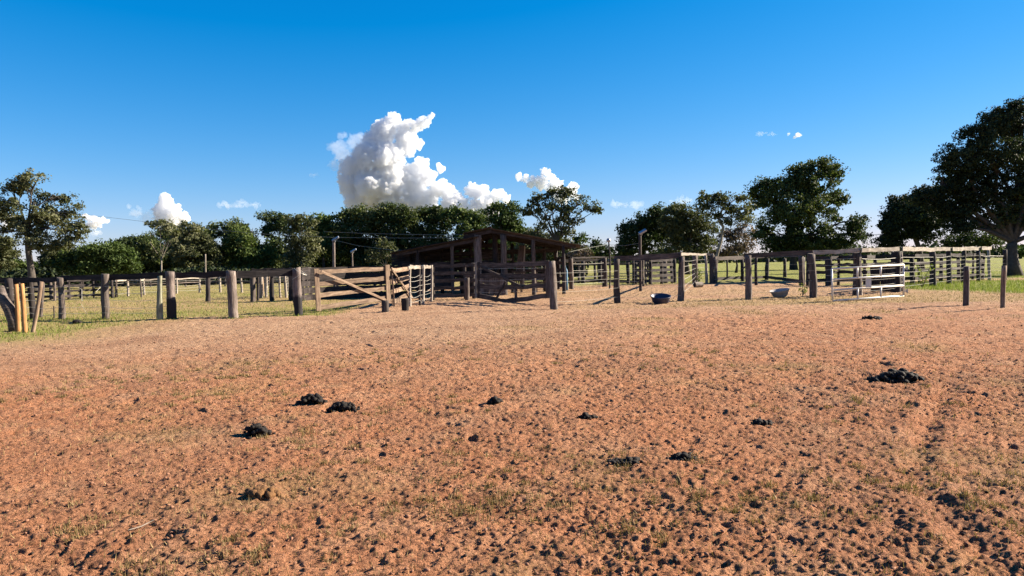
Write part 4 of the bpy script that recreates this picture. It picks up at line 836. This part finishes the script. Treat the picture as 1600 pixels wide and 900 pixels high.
def dung(label, px, py, wpx, hpx, n, ball=.03, mat='dung', shape=None):
    q = G(px, py); s = q.y / F; W2 = wpx * s / 2 * .9; Hh = hpx * s * .95; n = int(n * 1.3)
    u = NR.normal(size=n) * .42; v = NR.normal(size=n) * .3; u = np.clip(u, -1, 1)
    x = q.x + u * W2; y = q.y + v * W2 * .8; top = Hh * np.clip(1 - u ** 2 - v ** 2, 0, 1) * NR.random(n) ** .6; z = hgt(x, y) + top * .75
    o = lumps('dung_pile', label, x, y, z, ball * NR.uniform(.45, 1.35, n), M[mat], kind='thing', cat='dung', sub=2, flat=.75, sink=.75)
    return o
dung('tall clump of dark dung nearest the camera at left', 402, 680, 52, 22, 60, .026)
dung('craggy dark dung heap behind another one, left of centre', 488, 632, 50, 20, 60, .028)
dung('elongated lumpy black dung heap touching the craggy one', 534, 641, 58, 15, 60, .028)
dung('small lone black dung lump in the middle of the yard', 773, 630, 26, 12, 24, .028)
dung('broad pile of round black dung at the right', 1402, 596, 82, 20, 110, .036)
dung('flat small dark dung crumbs right of centre', 917, 653, 32, 8, 36, .022)
dung('flat low dark dung smear between centre and the broad pile', 1192, 657, 32, 7, 36, .024)
dung('scatter of dark dung crumbs in the lower middle', 975, 722, 60, 6, 110, .020)
dung('thin scatter of dark dung crumbs just right of the lower middle', 1065, 715, 50, 5, 50, .018)
dung('flattened orange brown dried dung at lower left', 412, 772, 60, 4, 46, .028, 'olddung')
dung('far dark dung mound on the pale grass strip at right', 1362, 498, 34, 4, 24, .05)
dung('dark clump on the grass near the left fence', 121, 506, 12, 5, 14, .07)  # low dark lumps filling a dark spot in the grass
q = G(221, 826); e = G(241, 819); q.z = H(q.x, q.y) + .02; e.z = H(e.x, e.y) + .04; s_ = G(200, 832); s_.z = H(s_.x, s_.y) + .015
mb = MB(); mb.tube([s_, q, e], [.0025, .0035, .0025], 5, True); tagit(mb.build('dry_stalk', M['pale'], None, origin=q), 'single pale dry stalk lying on the sand at lower left', 'stalk')

# ---------------------------------------------------------------- clouds
def cloud(label, lobes, dist, mat='cloud', puffs=8, name='cloud', disp=1.2, vox=1.3):
    Vs = []; Fs = []; off = 0; V3, F3 = None, None
    bm = bmesh.new(); bmesh.ops.create_icosphere(bm, subdivisions=2, radius=1); Vc = np.array([v.co[:] for v in bm.verts]); Fc_ = np.array([[v.index for v in f.verts] for f in bm.faces]); bm.free()
    bm = bmesh.new(); bmesh.ops.create_icosphere(bm, subdivisions=3, radius=1); Vb = np.array([v.co[:] for v in bm.verts]); Fb = np.array([[v.index for v in f.verts] for f in bm.faces]); bm.free()
    def ball(c, r, V0, F0):
        nonlocal off
        Vs.append(c + V0 * r); Fs.append(F0 + off); off += len(V0)
    for L_ in lobes:
        cx, cy, rx = L_[:3]; ry = L_[3] if len(L_) > 3 else rx
        c = np.array(D(cx, cy, dist + R.uniform(-.3, .3) * rx * dist / F)); r = np.array([rx, (rx + ry) / 2, ry]) * dist / F
        ball(c, r * .86, Vb, Fb)
        for k in range(puffs):
            u = NR.normal(size=3); u /= np.linalg.norm(u); pr = min(r[0], r[2]) * R.uniform(.16, .40)
            ball(c + u * r * R.uniform(.70, .92), np.array([pr] * 3), Vc, Fc_)
    V = np.concatenate(Vs); o3 = V.mean(0); m0 = fast_mesh('tmp', V - o3, np.concatenate(Fs)); o = bpy.data.objects.new(name, m0); COL.objects.link(o)
    px = dist / F; md = o.modifiers.new('r', 'REMESH'); md.mode = 'VOXEL'; md.voxel_size = px * vox
    dg = bpy.context.evaluated_depsgraph_get(); m = bpy.data.meshes.new_from_object(o.evaluated_get(dg)); o.modifiers.clear(); o.data = m; m.name = name
    n = len(m.vertices); P_ = np.empty(n * 3, np.float32); m.vertices.foreach_get('co', P_); P_ = P_.reshape(-1, 3); N_ = np.empty(n * 3, np.float32); m.vertex_normals.foreach_get('vector', N_); N_ = N_.reshape(-1, 3)
    w_ = P_ / px + len(label) * 3.1; d1 = np.abs(fbm(w_ / 15, 2)); d2 = np.abs(fbm(w_ / 6.5 + 4, 2)); d3 = np.abs(vnoise(w_ / 2.9 + 9))
    dd = (d1 * 12 + d2 * 9 + d3 * 3.2 - 4.2) * px * disp
    P_ = P_ + N_ * dd[:, None]; m.vertices.foreach_set('co', P_.ravel()); m.update()
    m.materials.clear(); m.materials.append(M[mat]); o.location = o3
    return tagit(o, label, 'cloud')
cloud('towering white cumulus with a pointed horn above the woodland', [(612, 190, 15), (600, 206, 22), (588, 225, 26), (632, 203, 15), (648, 200, 11), (658, 193, 10), (666, 189, 8), (672, 184, 6), (676, 180, 4.5), (635, 222, 22), (552, 262, 20), (536, 270, 9), (575, 250, 30), (605, 250, 32), (550, 290, 24), (580, 290, 32), (610, 285, 34), (640, 285, 28), (658, 258, 15), (668, 275, 16), (685, 295, 16), (705, 305, 16), (738, 298, 13), (752, 302, 16), (775, 308, 12), (792, 314, 8), (560, 315, 26), (610, 318, 34), (660, 318, 30), (710, 325, 26), (760, 325, 24)], 3200, puffs=6)
cloud('tiny detached puff right of the towering cumulus', [(687, 264, 4, 3), (683, 265, 2.5)], 3150, puffs=4)
cloud('small two horned cloud behind the open grey green tree', [(813, 275, 5), (821, 280, 8, 6), (834, 284, 9, 7), (852, 271, 9), (862, 277, 8), (845, 285, 12), (868, 292, 14), (893, 297, 10), (900, 308, 8), (875, 305, 14)], 3300, puffs=6)
cloud('small peaked white cloud above the left woodland', [(257, 306, 8), (260, 318, 12), (250, 330, 13), (272, 330, 14), (287, 340, 11), (262, 342, 20)], 3400, puffs=6)
cloud('thin grey veil beside the small peaked cloud', [(203, 326, 4), (217, 325, 5), (212, 333, 14, 7), (232, 338, 14, 8)], 3400, 'cloudthin', 4)
cloud('flat bottomed small cloud between peaked cloud and cumulus', [(376, 316, 12, 6), (350, 320, 12, 4), (395, 320, 16, 4), (366, 322, 20, 3)], 3300, 'cloudthin', 4)
cloud('low cloud beside the crown of the tall left tree', [(140, 340, 12, 6), (155, 345, 18, 6), (140, 352, 16, 5)], 3400, 'cloud', 4)
cloud('low cloud behind the tall left tree at the edge', [(5, 344, 12, 5), (12, 352, 14, 6)], 3400, 'cloud', 4)
cloud('very thin small cloud under the low left cloud', [(150, 364, 12, 5), (135, 362, 8, 4)], 3400, 'cloudthin', 3)
cloud('thin small cloud over the bulb lamp pole', [(972, 318, 12, 4), (960, 320, 8, 3), (998, 318, 6, 4), (980, 320, 18, 2)], 3300, 'cloudthin', 4)
cloud('small thin cloud just above the dusty olive tree', [(1058, 314, 14, 4), (1072, 316, 8, 3)], 3300, 'cloudthin', 4)
cloud('tiny bright cloud high above the huge dark tree', [(1233, 208, 3), (1247, 212, 6, 3)], 3000, 'cloud', 3)
cloud('faint wisp left of the tiny high cloud', [(1190, 208, 10, 2), (1208, 210, 8, 1.5)], 3000, 'cloudthin', 2)
cloud('faint grey veil left of the towering cumulus', [(536, 212, 7, 5), (528, 232, 16, 14), (540, 246, 20, 16), (524, 258, 13, 12), (560, 222, 22, 14), (493, 273, 7, 4)], 3250, 'cloudthin', 4)
